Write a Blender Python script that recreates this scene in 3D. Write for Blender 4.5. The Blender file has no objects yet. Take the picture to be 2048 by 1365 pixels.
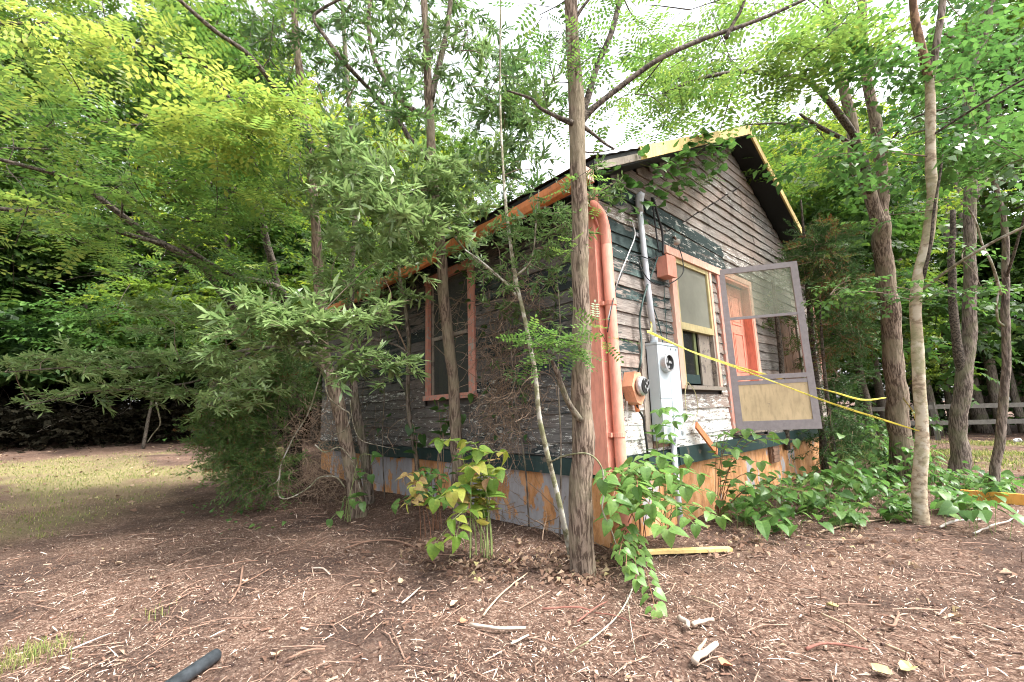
import bpy, math, random
import numpy as np
from math import radians, sin, cos, pi
from mathutils import Vector, Matrix

rnd = random.Random(7)
rng = np.random.default_rng(11)
scene = bpy.context.scene
COL = scene.collection

# ------------------------------------------------------------------ camera
F = 879.65                      # focal length in pixels of the 2048 px wide photograph
CX, CY = 1024.0, 682.5
M = np.array([[0.74628021, 0.02935041, -0.66498451],
              [0.08614741, 0.98636634, 0.14021434],
              [0.66003369, -0.16192588, 0.73357722]])
CAM = np.array([-3.36023218, -2.48962828, 1.2])

def dirw(px, py):
    v = M.T @ np.array([(px - CX) / F, (py - CY) / F, 1.0])
    return np.array([v[0], v[2], -v[1]])

def at(px, py, z):
    """point seen at a photograph position, z metres in front of the camera"""
    return CAM + dirw(px, py) * z

def on(px, py, axis, val):
    """point seen at a photograph position lying on a world plane (0 x, 1 y, 2 z)"""
    d = dirw(px, py)
    return CAM + d * ((val - CAM[axis]) / d[axis])

cam_d = bpy.data.cameras.new('camera')
cam_d.sensor_width = 36.0
cam_d.lens = 36.0 * F / 2048.0
cam_d.clip_start = 0.05
cam_d.clip_end = 1500
cam = bpy.data.objects.new('camera', cam_d)
COL.objects.link(cam)
def _ax(c):
    v = M.T @ np.array(c); return (v[0], v[2], -v[1])
r_, u_, b_ = _ax([1, 0, 0]), _ax([0, -1, 0]), _ax([0, 0, -1])
cam.matrix_world = Matrix(((r_[0], u_[0], b_[0], CAM[0]), (r_[1], u_[1], b_[1], CAM[1]),
                           (r_[2], u_[2], b_[2], CAM[2]), (0, 0, 0, 1)))
scene.camera = cam

# ------------------------------------------------------------------ light
SUN_EL, SUN_AZ = radians(56), radians(158)     # azimuth clockwise from +Y
world = bpy.data.worlds.new('World')
scene.world = world
world.use_nodes = True
nt = world.node_tree
nt.nodes.clear()
sky = nt.nodes.new('ShaderNodeTexSky')
sky.sky_type = 'NISHITA'
sky.sun_disc = False
sky.sun_elevation = SUN_EL
sky.sun_rotation = SUN_AZ
sky.air_density = 1.0
sky.dust_density = 4.0
hs = nt.nodes.new('ShaderNodeHueSaturation')
hs.inputs['Saturation'].default_value = 0.2
bg = nt.nodes.new('ShaderNodeBackground')
bg.inputs['Strength'].default_value = 0.15
wo = nt.nodes.new('ShaderNodeOutputWorld')
nt.links.new(sky.outputs[0], hs.inputs['Color'])
nt.links.new(hs.outputs[0], bg.inputs['Color'])
nt.links.new(bg.outputs[0], wo.inputs['Surface'])
sd = bpy.data.lights.new('sun', 'SUN')
sd.energy = 1.8
sd.angle = radians(14)
sd.color = (1.0, 0.96, 0.9)
sun = bpy.data.objects.new('sun', sd)
COL.objects.link(sun)
sun.rotation_euler = Vector((sin(SUN_AZ) * cos(SUN_EL), cos(SUN_AZ) * cos(SUN_EL), sin(SUN_EL))).to_track_quat('Z', 'Y').to_euler()
scene.view_settings.view_transform = 'Standard'
scene.view_settings.look = 'None'
scene.view_settings.gamma = 1.0
scene.view_settings.exposure = 2.18
try:
    scene.view_settings.use_curve_mapping = False
except Exception:
    pass
cy = scene.cycles
cy.max_bounces = 8
cy.diffuse_bounces = 4
cy.glossy_bounces = 2
cy.transmission_bounces = 4
cy.transparent_max_bounces = 6
cy.use_denoising = True
cy.denoising_prefilter = 'ACCURATE'
cy.pixel_filter_type = 'BLACKMAN_HARRIS'
cy.filter_width = 1.05
cy.caustics_reflective = False
cy.caustics_refractive = False
cy.sample_clamp_indirect = 6

# ------------------------------------------------------------------ helpers
def vn(p, s, seed=0):
    """smooth value noise 0..1 at points p (N,2 or N,3) scaled by s"""
    p = np.asarray(p, float) * s + 1000.0
    i = np.floor(p).astype(np.int64); f = p - i; f = f * f * (3 - 2 * f)
    n = p.shape[1]; out = np.zeros(len(p))
    for c in range(2 ** n):
        h = np.full(len(p), seed * 7919 + 13, np.int64); w = np.ones(len(p))
        for a in range(n):
            b = (c >> a) & 1
            h = (h * 73856093) ^ ((i[:, a] + b) * (19349663, 83492791, 49979687)[a])
            w *= f[:, a] if b else 1 - f[:, a]
        h = (h ^ (h >> 13)) * 1274126177
        out += w * ((h & 0xffff) / 65535.0)
    return out

def gz(x, y):
    x = np.atleast_1d(np.asarray(x, float)); y = np.atleast_1d(np.asarray(y, float))
    t = np.maximum(0, y - 4.5)
    z = 0.055 * t * np.minimum(1, t / 3)
    z = np.minimum(z, 1.6 + 0.01 * t)
    q = np.stack([x, y], 1)
    z = z + (vn(q, 0.8, 1) - .5) * .05 + (vn(q, 3.2, 2) - .5) * .024
    return z
def gz1(x, y):
    return float(gz(x, y)[0])

def empty(name, loc=(0, 0, 0)):
    o = bpy.data.objects.new(name, None)
    o.empty_display_size = 0.1
    COL.objects.link(o); o.location = loc
    return o

def tag(o, label=None, cat=None, group=None, kind=None):
    if label: o['label'] = label
    if cat: o['category'] = cat
    if group: o['group'] = group
    if kind: o['kind'] = kind
    return o

def link(name, me, mat=None, parent=None, loc=None):
    o = bpy.data.objects.new(name, me)
    COL.objects.link(o)
    if mat is not None and not me.materials:
        for m in (mat if isinstance(mat, (list, tuple)) else [mat]): me.materials.append(m)
    if loc is not None: o.location = loc
    if parent is not None:
        o.parent = parent
    return o

class MB:
    """collects boxes, tubes and plates, then links them as one mesh"""
    def __init__(s): s.v = []; s.f = []; s.m = []
    def add(s, vs, fs, m=0):
        n = len(s.v); s.v += [tuple(map(float, p)) for p in vs]
        for f in fs: s.f.append(tuple(i + n for i in f)); s.m.append(m)
    def box(s, a, b, m=0, jit=0):
        (x0, y0, z0), (x1, y1, z1) = a, b
        vs = [(x, y, z) for z in (z0, z1) for y in (y0, y1) for x in (x0, x1)]
        if jit: vs = [tuple(c + rnd.uniform(-jit, jit) for c in p) for p in vs]
        s.add(vs, [(0, 2, 3, 1), (4, 5, 7, 6), (0, 1, 5, 4), (2, 6, 7, 3), (0, 4, 6, 2), (1, 3, 7, 5)], m)
    def obox(s, p, q, w, h, up=(0, 0, 1), m=0):
        """board from p to q, w wide across, h thick"""
        p = np.array(p, float); q = np.array(q, float); d = q - p; d /= np.linalg.norm(d)
        u = np.array(up, float); x = np.cross(d, u); x /= np.linalg.norm(x); u = np.cross(x, d)
        vs = []
        for c in (p, q):
            for a, b in ((-1, -1), (1, -1), (1, 1), (-1, 1)): vs.append(c + x * a * w / 2 + u * b * h / 2)
        s.add(vs, [(0, 1, 2, 3), (7, 6, 5, 4), (0, 4, 5, 1), (1, 5, 6, 2), (2, 6, 7, 3), (3, 7, 4, 0)], m)
    def tube(s, pts, rad, n=8, m=0, cap=True, rfun=None):
        pts = np.array(pts, float); k = len(pts)
        rad = np.broadcast_to(np.array(rad, float), (k,)) if np.ndim(rad) else np.full(k, float(rad))
        t = np.gradient(pts, axis=0); t /= np.linalg.norm(t, axis=1)[:, None] + 1e-9
        ref = np.array([1, 0, 0]) if abs(t[0][0]) < .8 else np.array([0, 1, 0])
        vs = []; a = np.linspace(0, 2 * pi, n, endpoint=False); L = 0
        for i in range(k):
            if i: L += np.linalg.norm(pts[i] - pts[i - 1])
            x = ref - t[i] * (ref @ t[i]); x /= np.linalg.norm(x); ref = x; y = np.cross(t[i], x)
            r = np.full(n, rad[i])
            if rfun is not None: r = r * rfun(a, L, i / (k - 1))
            vs += list(pts[i] + (x[None] * np.cos(a)[:, None] + y[None] * np.sin(a)[:, None]) * r[:, None])
        fs = []
        for i in range(k - 1):
            for j in range(n):
                j2 = (j + 1) % n
                fs.append((i * n + j, i * n + j2, (i + 1) * n + j2, (i + 1) * n + j))
        if cap: fs += [tuple(range(n))[::-1], tuple(range((k - 1) * n, k * n))]
        s.add(vs, fs, m)
    def plate(s, poly, ax, t, m=0):
        """extrude polygon (3D points) by vector ax*t"""
        poly = [np.array(p, float) for p in poly]; a = np.array(ax, float) * t; n = len(poly)
        vs = poly + [p + a for p in poly]
        fs = [tuple(range(n))[::-1], tuple(range(n, 2 * n))] + [(i, (i + 1) % n, n + (i + 1) % n, n + i) for i in range(n)]
        s.add(vs, fs, m)
    def build(s, name, mat, parent=None, smooth=False, origin=None):
        vs = np.array(s.v)
        loc = None
        if origin is not None:
            vs = vs - np.array(origin); loc = tuple(origin)
        me = bpy.data.meshes.new(name)
        me.from_pydata([tuple(p) for p in vs], [], s.f)
        ml = mat if isinstance(mat, (list, tuple)) else [mat]
        for m in ml: me.materials.append(m)
        if len(ml) > 1: me.polygons.foreach_set('material_index', s.m)
        if smooth: me.polygons.foreach_set('use_smooth', [True] * len(s.f))
        me.update()
        return link(name, me, None, parent, loc)

def spline(pts, per=8):
    p = np.array(pts, float)
    if len(p) < 3:
        return np.array([p[0] + (p[-1] - p[0]) * t for t in np.linspace(0, 1, per + 1)])
    q = np.vstack([2 * p[0] - p[1], p, 2 * p[-1] - p[-2]]); out = []
    for i in range(1, len(q) - 2):
        for k in range(per):
            t = k / per
            out.append(.5 * ((2 * q[i]) + (-q[i - 1] + q[i + 1]) * t + (2 * q[i - 1] - 5 * q[i] + 4 * q[i + 1] - q[i + 2]) * t * t
                             + (-q[i - 1] + 3 * q[i] - 3 * q[i + 1] + q[i + 2]) * t ** 3))
    out.append(p[-1]); return np.array(out)

def mesh_quads(name, V, Q, tint=None, mat=None, parent=None, loc=None):
    """fast mesh of quads: V (N,3), Q (M,4), tint (M,)"""
    me = bpy.data.meshes.new(name)
    me.vertices.add(len(V)); me.vertices.foreach_set('co', np.asarray(V, np.float32).ravel())
    me.loops.add(len(Q) * 4); me.loops.foreach_set('vertex_index', np.asarray(Q, np.int32).ravel())
    me.polygons.add(len(Q)); me.polygons.foreach_set('loop_start', np.arange(0, len(Q) * 4, 4, dtype=np.int32))
    if tint is not None:
        at_ = me.attributes.new('tint', 'FLOAT', 'FACE')
        at_.data.foreach_set('value', np.asarray(tint, np.float32))
    me.update(calc_edges=True)
    if mat is not None: me.materials.append(mat)
    return link(name, me, None, parent, loc)

# leaf templates: (verts, quads).  x = along the leaf, z = up
def leaf(L, W, fold=.15, c=(0, 0, 0), ang=0, base=.45):
    """kite folded along its midrib"""
    v = np.array([(0, 0, 0), (L * base, W / 2, W * fold), (L, 0, 0), (L * base, -W / 2, W * fold)])
    R = np.array([[cos(ang), -sin(ang), 0], [sin(ang), cos(ang), 0], [0, 0, 1]])
    return v @ R.T + np.array(c)
def t_compound(n=6, L=.28, l=.060, w=.030):
    V = []; Q = []
    def q(v): Q.append([len(V) + i for i in range(4)]); V.extend(v)
    for i in range(n):
        x = L * (.16 + .78 * i / n)
        for s in (-1, 1): q(leaf(l * rnd.uniform(.85, 1.1), w, .12, (x, 0, -.02 * (x / L) ** 2), s * rnd.uniform(1.15, 1.45), .5))
    q(leaf(l, w, .12, (L * .95, 0, -.02), 0, .5))
    q([(0, -.0012, 0), (L * .95, -.0008, -.02), (L * .95, .0008, -.02), (0, .0012, 0)])
    return np.array(V), np.array(Q)
def t_whorl(n=8, l=.095, w=.02):
    V = []; Q = []
    for i in range(n):
        a = rnd.uniform(-1.9, 1.9) if i else 0; x = rnd.uniform(-.09, .02)
        v = leaf(l * rnd.uniform(.7, 1.15), w * rnd.uniform(.8, 1.2), .2, (0, 0, 0), 0, .55)
        e = rnd.uniform(-.5, .5)
        R = np.array([[cos(e), 0, -sin(e)], [0, 1, 0], [sin(e), 0, cos(e)]])
        v = v @ R.T
        R = np.array([[cos(a), -sin(a), 0], [sin(a), cos(a), 0], [0, 0, 1]])
        v = v @ R.T + np.array([x, 0, 0])
        Q.append([len(V) + k for k in range(4)]); V.extend(v)
    return np.array(V), np.array(Q)
def heart(L=.1, W=.085, droop=.25):
    """heart shaped leaf of six quads, tip along +x, drooping"""
    out = [(0, 0), (-.10, .22), (.04, .46), (.30, .50), (.62, .33), (.86, .12), (1.0, 0)]
    V = []; Q = []
    mid = [(0, 0), (.0, 0), (.12, 0), (.34, 0), (.64, 0), (.87, 0), (1, 0)]
    for s in (1, -1):
        b = len(V)
        for (x, y), (mx, my) in zip(out, mid):
            V.append((x * L, s * y * W * 1.0, y * W * .18 - droop * L * max(0, x) ** 2)); V.append((mx * L, 0, -droop * L * max(0, mx) ** 2))
        for i in range(6):
            k = b + 2 * i; q = [k, k + 2, k + 3, k + 1]
            Q.append(q if s < 0 else q[::-1])
    return np.array(V), np.array(Q)
def t_single(l=.07, w=.042, n=5):
    V = []; Q = []
    for i in range(n):
        x = i * .045; s = 1 if i % 2 else -1
        v = leaf(l * rnd.uniform(.8, 1.15), w, .18, (x, 0, 0), s * rnd.uniform(.5, 1.2), .42)
        v[:, 2] -= (np.array([0, .3, 1, .3])) * l * rnd.uniform(.1, .5)
        Q.append([len(V) + k for k in range(4)]); V.extend(v)
    return np.array(V), np.array(Q)
def t_juniper(n=16, L=.16):
    V = []; Q = []
    for i in range(n):
        x = L * (i / n) * .9; a = rnd.uniform(-.9, .9); e = rnd.uniform(-.5, .9); l = L * rnd.uniform(.22, .45) * (1.1 - .6 * i / n)
        d = np.array([cos(a) * cos(e), sin(a) * cos(e), sin(e)]); p = np.array([x, 0, 0]); s = np.cross(d, [rnd.uniform(-1, 1), rnd.uniform(-1, 1), 1.]); s /= np.linalg.norm(s); w = .0048
        V.extend([p, p + d * l * .5 + s * w, p + d * l, p + d * l * .5 - s * w]); Q.append([len(V) - 4 + k for k in range(4)])
    return np.array(V), np.array(Q)

def frames(fwd, up, roll=None):
    f = fwd / (np.linalg.norm(fwd, axis=1)[:, None] + 1e-9)
    s = np.cross(up, f); s /= np.linalg.norm(s, axis=1)[:, None] + 1e-9
    u = np.cross(f, s)
    return np.stack([f, s, u], 2)

def scatter(tmpls, pos, R, sc, tint, per_leaf=.12):
    """place templates; returns V, Q, T"""
    Vs = []; Qs = []; Ts = []; off = 0
    k = rng.integers(0, len(tmpls), len(pos))
    for i, (tv, tq) in enumerate(tmpls):
        m = k == i
        if not m.any(): continue
        P = pos[m]; RR = R[m]; S = sc[m]
        V = np.einsum('nij,vj->nvi', RR, tv) * S[:, None, None] + P[:, None, :]
        n, nv = V.shape[:2]
        Q = tq[None] + (np.arange(n) * nv)[:, None, None]
        T = np.repeat(tint[m][:, None], len(tq), 1) + rng.normal(0, per_leaf, (n, len(tq)))
        Vs.append(V.reshape(-1, 3)); Qs.append(Q.reshape(-1, 4) + off); Ts.append(T.ravel()); off += n * nv
    return np.vstack(Vs), np.vstack(Qs), np.clip(np.concatenate(Ts), 0, 1)

# ------------------------------------------------------------------ materials
def N(nt, t, **kw):
    n = nt.nodes.new(t)
    for k, v in kw.items():
        if k in n.inputs.keys(): n.inputs[k].default_value = v
        else: setattr(n, k, v)
    return n
def newmat(name):
    m = bpy.data.materials.new(name); m.use_nodes = True; t = m.node_tree; t.nodes.clear()
    o = t.nodes.new('ShaderNodeOutputMaterial'); p = t.nodes.new('ShaderNodeBsdfPrincipled')
    t.links.new(p.outputs[0], o.inputs['Surface'])
    return m, t, p, o
def ramp(t, src, stops, interp='LINEAR'):
    r = t.nodes.new('ShaderNodeValToRGB'); e = r.color_ramp.elements; r.color_ramp.interpolation = interp
    while len(e) < len(stops): e.new(.5)
    for i, (p, c) in enumerate(stops):
        e[i].position = p; e[i].color = (c[0], c[1], c[2], 1) if len(c) == 3 else c
    t.links.new(src, r.inputs[0]); return r
def g(v): return (v, v, v)
def mix(t, fac, a, b, mode='MIX'):
    n = t.nodes.new('ShaderNodeMix'); n.data_type = 'RGBA'; n.blend_type = mode
    for s, v in ((0, fac), (6, a), (7, b)):
        if hasattr(v, 'links'): t.links.new(v, n.inputs[s])
        elif isinstance(v, (int, float)): n.inputs[s].default_value = v
        else: n.inputs[s].default_value = (v[0], v[1], v[2], 1)
    return n.outputs[2]
def noise(t, vec, scale, detail=5, rough=.6, dist=0):
    n = t.nodes.new('ShaderNodeTexNoise'); n.inputs['Scale'].default_value = scale; n.inputs['Detail'].default_value = detail
    n.inputs['Roughness'].default_value = rough; n.inputs['Distortion'].default_value = dist
    if vec is not None: t.links.new(vec, n.inputs['Vector'])
    return n.outputs[0]
def mapping(t, vec, scale=(1, 1, 1), loc=None):
    m = t.nodes.new('ShaderNodeMapping'); m.inputs['Scale'].default_value = scale
    t.links.new(vec, m.inputs['Vector'])
    if loc is not None: t.links.new(loc, m.inputs['Location'])
    return m.outputs[0]
def wpos(t):
    return t.nodes.new('ShaderNodeNewGeometry').outputs['Position']
def bump(t, p, h, strength=.5, dist=.01):
    b = t.nodes.new('ShaderNodeBump'); b.inputs['Strength'].default_value = strength; b.inputs['Distance'].default_value = dist
    t.links.new(h, b.inputs['Height']); t.links.new(b.outputs[0], p.inputs['Normal'])

def leaf_mat(name, stops, rough=.5, trans=.42, spec=.35):
    m, t, p, o = newmat(name)
    a = t.nodes.new('ShaderNodeAttribute'); a.attribute_name = 'tint'
    c = ramp(t, a.outputs['Fac'], stops)
    cv = mix(t, 1.0, c.outputs[0], ramp(t, noise(t, wpos(t), 55, 4, .7), [(.3, g(.68)), (.55, g(1)), (.72, (1.0, .93, .80))]).outputs[0], 'MULTIPLY')
    t.links.new(cv, p.inputs['Base Color']); p.inputs['Roughness'].default_value = rough
    p.inputs['Specular IOR Level'].default_value = spec
    tr = t.nodes.new('ShaderNodeBsdfTranslucent')
    hs = N(t, 'ShaderNodeHueSaturation', Saturation=1.05, Value=1.6); t.links.new(cv, hs.inputs['Color'])
    t.links.new(hs.outputs[0], tr.inputs[0])
    ms = t.nodes.new('ShaderNodeMixShader'); ms.inputs[0].default_value = trans
    t.links.new(p.outputs[0], ms.inputs[1]); t.links.new(tr.outputs[0], ms.inputs[2]); t.links.new(ms.outputs[0], o.inputs[0])
    return m
LM = {
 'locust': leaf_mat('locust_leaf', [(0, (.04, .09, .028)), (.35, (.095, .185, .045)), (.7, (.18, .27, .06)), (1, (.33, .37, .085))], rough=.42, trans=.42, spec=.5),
 'locust2': leaf_mat('locust_leaf_green', [(0, (.035, .08, .022)), (.5, (.08, .15, .03)), (1, (.18, .22, .035))], trans=.5),
 'oak': leaf_mat('oak_leaf', [(0, (.04, .085, .032)), (.5, (.105, .185, .06)), (1, (.25, .34, .14))], rough=.36, trans=.36, spec=.6),
 'broad': leaf_mat('broad_leaf', [(0, (.04, .10, .026)), (.5, (.085, .18, .045)), (.9, (.155, .27, .07)), (1, (.20, .31, .09))], rough=.42, trans=.4, spec=.5),
 'yellow': leaf_mat('yellowing_leaf', [(0, (.07, .16, .03)), (.3, (.15, .25, .04)), (.6, (.34, .37, .07)), (.8, (.36, .28, .09)), (1, (.25, .155, .09))], rough=.55, trans=.35),
 'far': leaf_mat('far_leaf', [(0, (.022, .055, .016)), (.5, (.06, .12, .024)), (1, (.16, .22, .035))], trans=.45),
 'farlight': leaf_mat('far_leaf_light', [(0, (.05, .10, .022)), (.5, (.12, .19, .03)), (1, (.24, .25, .035))], trans=.5),
 'cedar': leaf_mat('cedar_leaf', [(0, (.028, .058, .02)), (.6, (.065, .125, .04)), (.85, (.13, .21, .06)), (1, (.15, .07, .03))], rough=.7, trans=.25, spec=.2),
 'grass': leaf_mat('grass_blade', [(0, (.09, .15, .035)), (.45, (.20, .24, .07)), (.8, (.36, .32, .14)), (1, (.45, .38, .22))], rough=.6, trans=.4, spec=.2),
 'chip': None}

def simple(name, col, rough=.6, var=.15, nscale=8, bumpd=0, metal=0, spec=.3, dirt=None):
    m, t, p, o = newmat(name)
    w = wpos(t); n = noise(t, w, nscale)
    c = ramp(t, n, [(.3, tuple(x * (1 - var) for x in col)), (.7, tuple(min(1, x * (1 + var)) for x in col))]).outputs[0]
    if dirt:
        n2 = ramp(t, noise(t, mapping(t, w, (1, 1, .4)), nscale * 1.7, 8, .7), [(.52, g(0)), (.66, g(1))]).outputs[0]
        c = mix(t, n2, c, dirt)
    t.links.new(c, p.inputs['Base Color']); p.inputs['Roughness'].default_value = rough; p.inputs['Metallic'].default_value = metal
    p.inputs['Specular IOR Level'].default_value = spec
    if bumpd: bump(t, p, noise(t, w, nscale * 5), .6, bumpd)
    return m

def bark_mat(name, dark, light, moss=None, sc=34, stretch=.13, bd=.02, white=None):
    m, t, p, o = newmat(name)
    tc = t.nodes.new('ShaderNodeTexCoord').outputs['Object']
    v = mapping(t, tc, (1, 1, stretch))
    n1 = noise(t, v, sc, 5, .62, .35)
    n2 = noise(t, tc, 3.0, 3)
    n3 = noise(t, v, sc * 3, 4, .7)
    c = ramp(t, n1, [(.38, tuple(x * .6 for x in dark)), (.47, dark), (.53, tuple((a * .3 + b * .7) for a, b in zip(dark, light))), (.64, light)]).outputs[0]
    c = mix(t, .22, c, ramp(t, n3, [(.3, dark), (.7, light)]).outputs[0])
    if moss: c = mix(t, ramp(t, n2, [(.48, g(0)), (.62, g(.7))]).outputs[0], c, moss)
    if white: c = mix(t, ramp(t, noise(t, tc, 9, 6, .6), [(.5, g(0)), (.6, g(.8))]).outputs[0], c, white)
    t.links.new(c, p.inputs['Base Color']); p.inputs['Roughness'].default_value = .9; p.inputs['Specular IOR Level'].default_value = .15
    bump(t, p, n1, .9, bd)
    return m
BARK = bark_mat('locust_bark', (.07, .048, .036), (.29, .225, .175), (.22, .19, .13), sc=52, stretch=.11, bd=.02)
BARK2 = bark_mat('grey_brown_bark', (.07, .055, .045), (.26, .215, .18), (.15, .15, .09), sc=48, stretch=.14)
BARKP = bark_mat('pale_smooth_bark', (.26, .20, .14), (.44, .37, .27), (.27, .28, .16), sc=14, stretch=2.0, bd=.003, white=(.5, .45, .36))
BARKD = bark_mat('dark_branch_bark', (.035, .03, .025), (.15, .125, .10), None, sc=40, stretch=1, bd=.006)
BARKW = bark_mat('sapling_bark', (.12, .105, .07), (.30, .27, .20), (.17, .18, .09), sc=20, stretch=1.4, bd=.003, white=(.45, .43, .38))
TWIG = simple('twig_bark', (.16, .12, .09), .85, .4, 30)
DEADV = simple('dead_vine', (.24, .17, .12), .9, .4, 40)
STEMG = simple('green_stem', (.20, .24, .09), .6, .3, 20)
STEMR = simple('red_brown_stem', (.20, .10, .06), .6, .3, 20)

# weathered clapboard siding. object props: peel 0 painted .. 1 bare, white 0..1
def siding_mat():
    m, t, p, o = newmat('weathered_clapboard')
    w = wpos(t)
    oi = t.nodes.new('ShaderNodeObjectInfo')
    def attr(nm):
        a = t.nodes.new('ShaderNodeAttribute'); a.attribute_type = 'OBJECT'; a.attribute_name = nm; return a.outputs['Fac']
    def math_(op, a, b):
        n = t.nodes.new('ShaderNodeMath'); n.operation = op
        for i, v in enumerate((a, b)):
            if hasattr(v, 'links'): t.links.new(v, n.inputs[i])
            else: n.inputs[i].default_value = v
        return n.outputs[0]
    cmb = t.nodes.new('ShaderNodeCombineXYZ')
    t.links.new(math_('MULTIPLY', oi.outputs['Random'], 37.0), cmb.inputs[0]); t.links.new(math_('MULTIPLY', oi.outputs['Random'], 91.0), cmb.inputs[2])
    v = t.nodes.new('ShaderNodeVectorMath'); v.operation = 'ADD'; t.links.new(w, v.inputs[0]); t.links.new(cmb.outputs[0], v.inputs[1])
    V = v.outputs[0]
    grain = noise(t, mapping(t, V, (1, 1, 20)), 4.5, 10, .78, .4)
    fine = noise(t, mapping(t, V, (1, 1, 9)), 26, 8, .75)
    pat = noise(t, mapping(t, V, (.55, .55, 3.2)), 3.4, 10, .72)
    flk = noise(t, mapping(t, V, (.5, .5, 2.2)), 12, 9, .8)
    big = noise(t, w, 1.3, 3)
    wood = ramp(t, grain, [(.30, (.035, .03, .027)), (.42, (.14, .125, .112)), (.55, (.31, .285, .26)), (.75, (.50, .475, .445))]).outputs[0]
    warm = ramp(t, grain, [(.25, (.10, .07, .055)), (.5, (.31, .23, .19)), (.8, (.50, .40, .34))]).outputs[0]
    wood = mix(t, ramp(t, math_('ADD', big, math_('MULTIPLY', oi.outputs['Random'], .25)), [(.52, g(0)), (.8, g(.7))]).outputs[0], wood, warm)
    wood = mix(t, ramp(t, oi.outputs['Random'], [(0, g(.38)), (1, g(0))]).outputs[0], wood, (.07, .062, .055))
    stn = noise(t, mapping(t, w, (1, 1, .8)), 2.1, 7, .7)
    wood = mix(t, ramp(t, stn, [(.52, g(0)), (.66, g(.75))]).outputs[0], wood, (.045, .037, .032))
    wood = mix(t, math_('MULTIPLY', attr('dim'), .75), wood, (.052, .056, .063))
    paint = ramp(t, fine, [(.3, (.014, .022, .023)), (.6, (.036, .056, .054)), (.8, (.075, .10, .096))]).outputs[0]
    grey = ramp(t, fine, [(.3, (.10, .15, .14)), (.7, (.2, .27, .25))]).outputs[0]
    paint = mix(t, ramp(t, noise(t, w, 2.2, 4), [(.58, g(0)), (.64, g(.7))]).outputs[0], paint, grey)
    # paint survives where the patch noise is above the peel threshold
    th = math_('SUBTRACT', math_('ADD', math_('MULTIPLY', pat, .62), math_('MULTIPLY', flk, .38)), math_('ADD', math_('MULTIPLY', attr('peel'), .32), .34))
    pm = ramp(t, th, [(0.0, g(0)), (.018, g(1))]).outputs[0]
    edge = ramp(t, th, [(-.0, g(0)), (.001, g(0)), (.02, g(1)), (.035, g(0))]).outputs[0]
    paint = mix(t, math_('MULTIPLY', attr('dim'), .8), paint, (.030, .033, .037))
    c = mix(t, pm, wood, paint)
    wm = ramp(t, math_('ADD', math_('MULTIPLY', attr('white'), .16), math_('MULTIPLY', flk, 1.0)), [(.615, g(0)), (.64, g(1))]).outputs[0]
    c = mix(t, wm, c, (.62, .62, .58))
    t.links.new(c, p.inputs['Base Color']); p.inputs['Roughness'].default_value = .8; p.inputs['Specular IOR Level'].default_value = .2
    h = math_('ADD', math_('MULTIPLY', grain, .6), math_('MULTIPLY', math_('ADD', pm, wm), .25))
    bump(t, p, h, .8, .006)
    return m
SIDING = siding_mat()

def chip_paint(name, col, under, amt=.6, sc=9, rough=.55):
    m, t, p, o = newmat(name)
    w = wpos(t)
    a = noise(t, w, sc, 9, .7); b = noise(t, mapping(t, w, (1, 1, .25)), sc * 4, 4)
    base = ramp(t, noise(t, w, 3, 4), [(.3, tuple(x * .84 for x in col)), (.7, tuple(min(1, x * 1.1) for x in col))]).outputs[0]
    c = mix(t, ramp(t, a, [(amt, g(0)), (amt + .025, g(1))]).outputs[0], base, under)
    c = mix(t, ramp(t, b, [(.46, g(0)), (.72, g(.5))]).outputs[0], c, tuple(x * .5 for x in col))
    t.links.new(c, p.inputs['Base Color']); p.inputs['Roughness'].default_value = rough; p.inputs['Specular IOR Level'].default_value = .3
    bump(t, p, a, .4, .004)
    return m
PINK = chip_paint('salmon_paint', (.72, .30, .22), (.55, .45, .38), .66)
PINKW = chip_paint('salmon_paint_worn', (.60, .28, .22), (.40, .34, .30), .54, 14)
PINKL = chip_paint('pale_pink_trim', (.74, .44, .34), (.6, .55, .48), .6)
ORNG = chip_paint('orange_paint', (.62, .22, .09), (.35, .17, .10), .58)
DOORM = chip_paint('coral_door_paint', (.72, .28, .20), (.6, .3, .22), .74)
YEL = chip_paint('yellow_board', (.60, .44, .19), (.55, .42, .25), .62)
YELP = chip_paint('ochre_panel', (.52, .40, .24), (.30, .24, .16), .63, 7)
YGRN = chip_paint('yellow_sash_paint', (.50, .42, .22), (.45, .40, .30), .6)
GRN = chip_paint('dark_green_board', (.022, .046, .045), (.12, .10, .08), .6, 6)
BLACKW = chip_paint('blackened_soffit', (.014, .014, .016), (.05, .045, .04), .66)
OLDW = chip_paint('old_grey_board', (.28, .24, .2), (.12, .1, .09), .55)
BRWN = chip_paint('brown_board', (.22, .13, .09), (.12, .08, .06), .55)
ALU = simple('brown_aluminium', (.24, .215, .22), .45, .12, 20, metal=.2)
METER = simple('grey_enamel', (.44, .50, .53), .38, .05, 4, dirt=None)
PVC = simple('grey_conduit', (.50, .53, .57), .45, .08, 5)
STEEL = simple('galvanised', (.45, .46, .47), .4, .2, 30, metal=.6)
BLK = simple('black_rubber', (.02, .02, .022), .5, .2, 10)
GRNCABLE = simple('green_cable', (.03, .06, .055), .5, .2, 10)
WIREW = simple('white_wire', (.55, .55, .55), .5, .1, 10)
TAPE = simple('yellow_tape', (.80, .70, .12), .35, .04, 10)
INK = simple('black_ink', (.015, .015, .015), .5, .1, 10)
BLUEINK = simple('blue_ink', (.06, .03, .25), .5, .1, 10)
CURT = simple('curtain', (.55, .56, .6), .9, .15, 4)
DARKIN = simple('interior_plaster', (.10, .09, .085), .9, .3, 3)
SHINGLE = simple('asphalt_shingle', (.045, .045, .045), .95, .4, 60)
FENCEM = simple('grey_rail_wood', (.15, .14, .125), .85, .25, 12, bumpd=.003)
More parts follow.
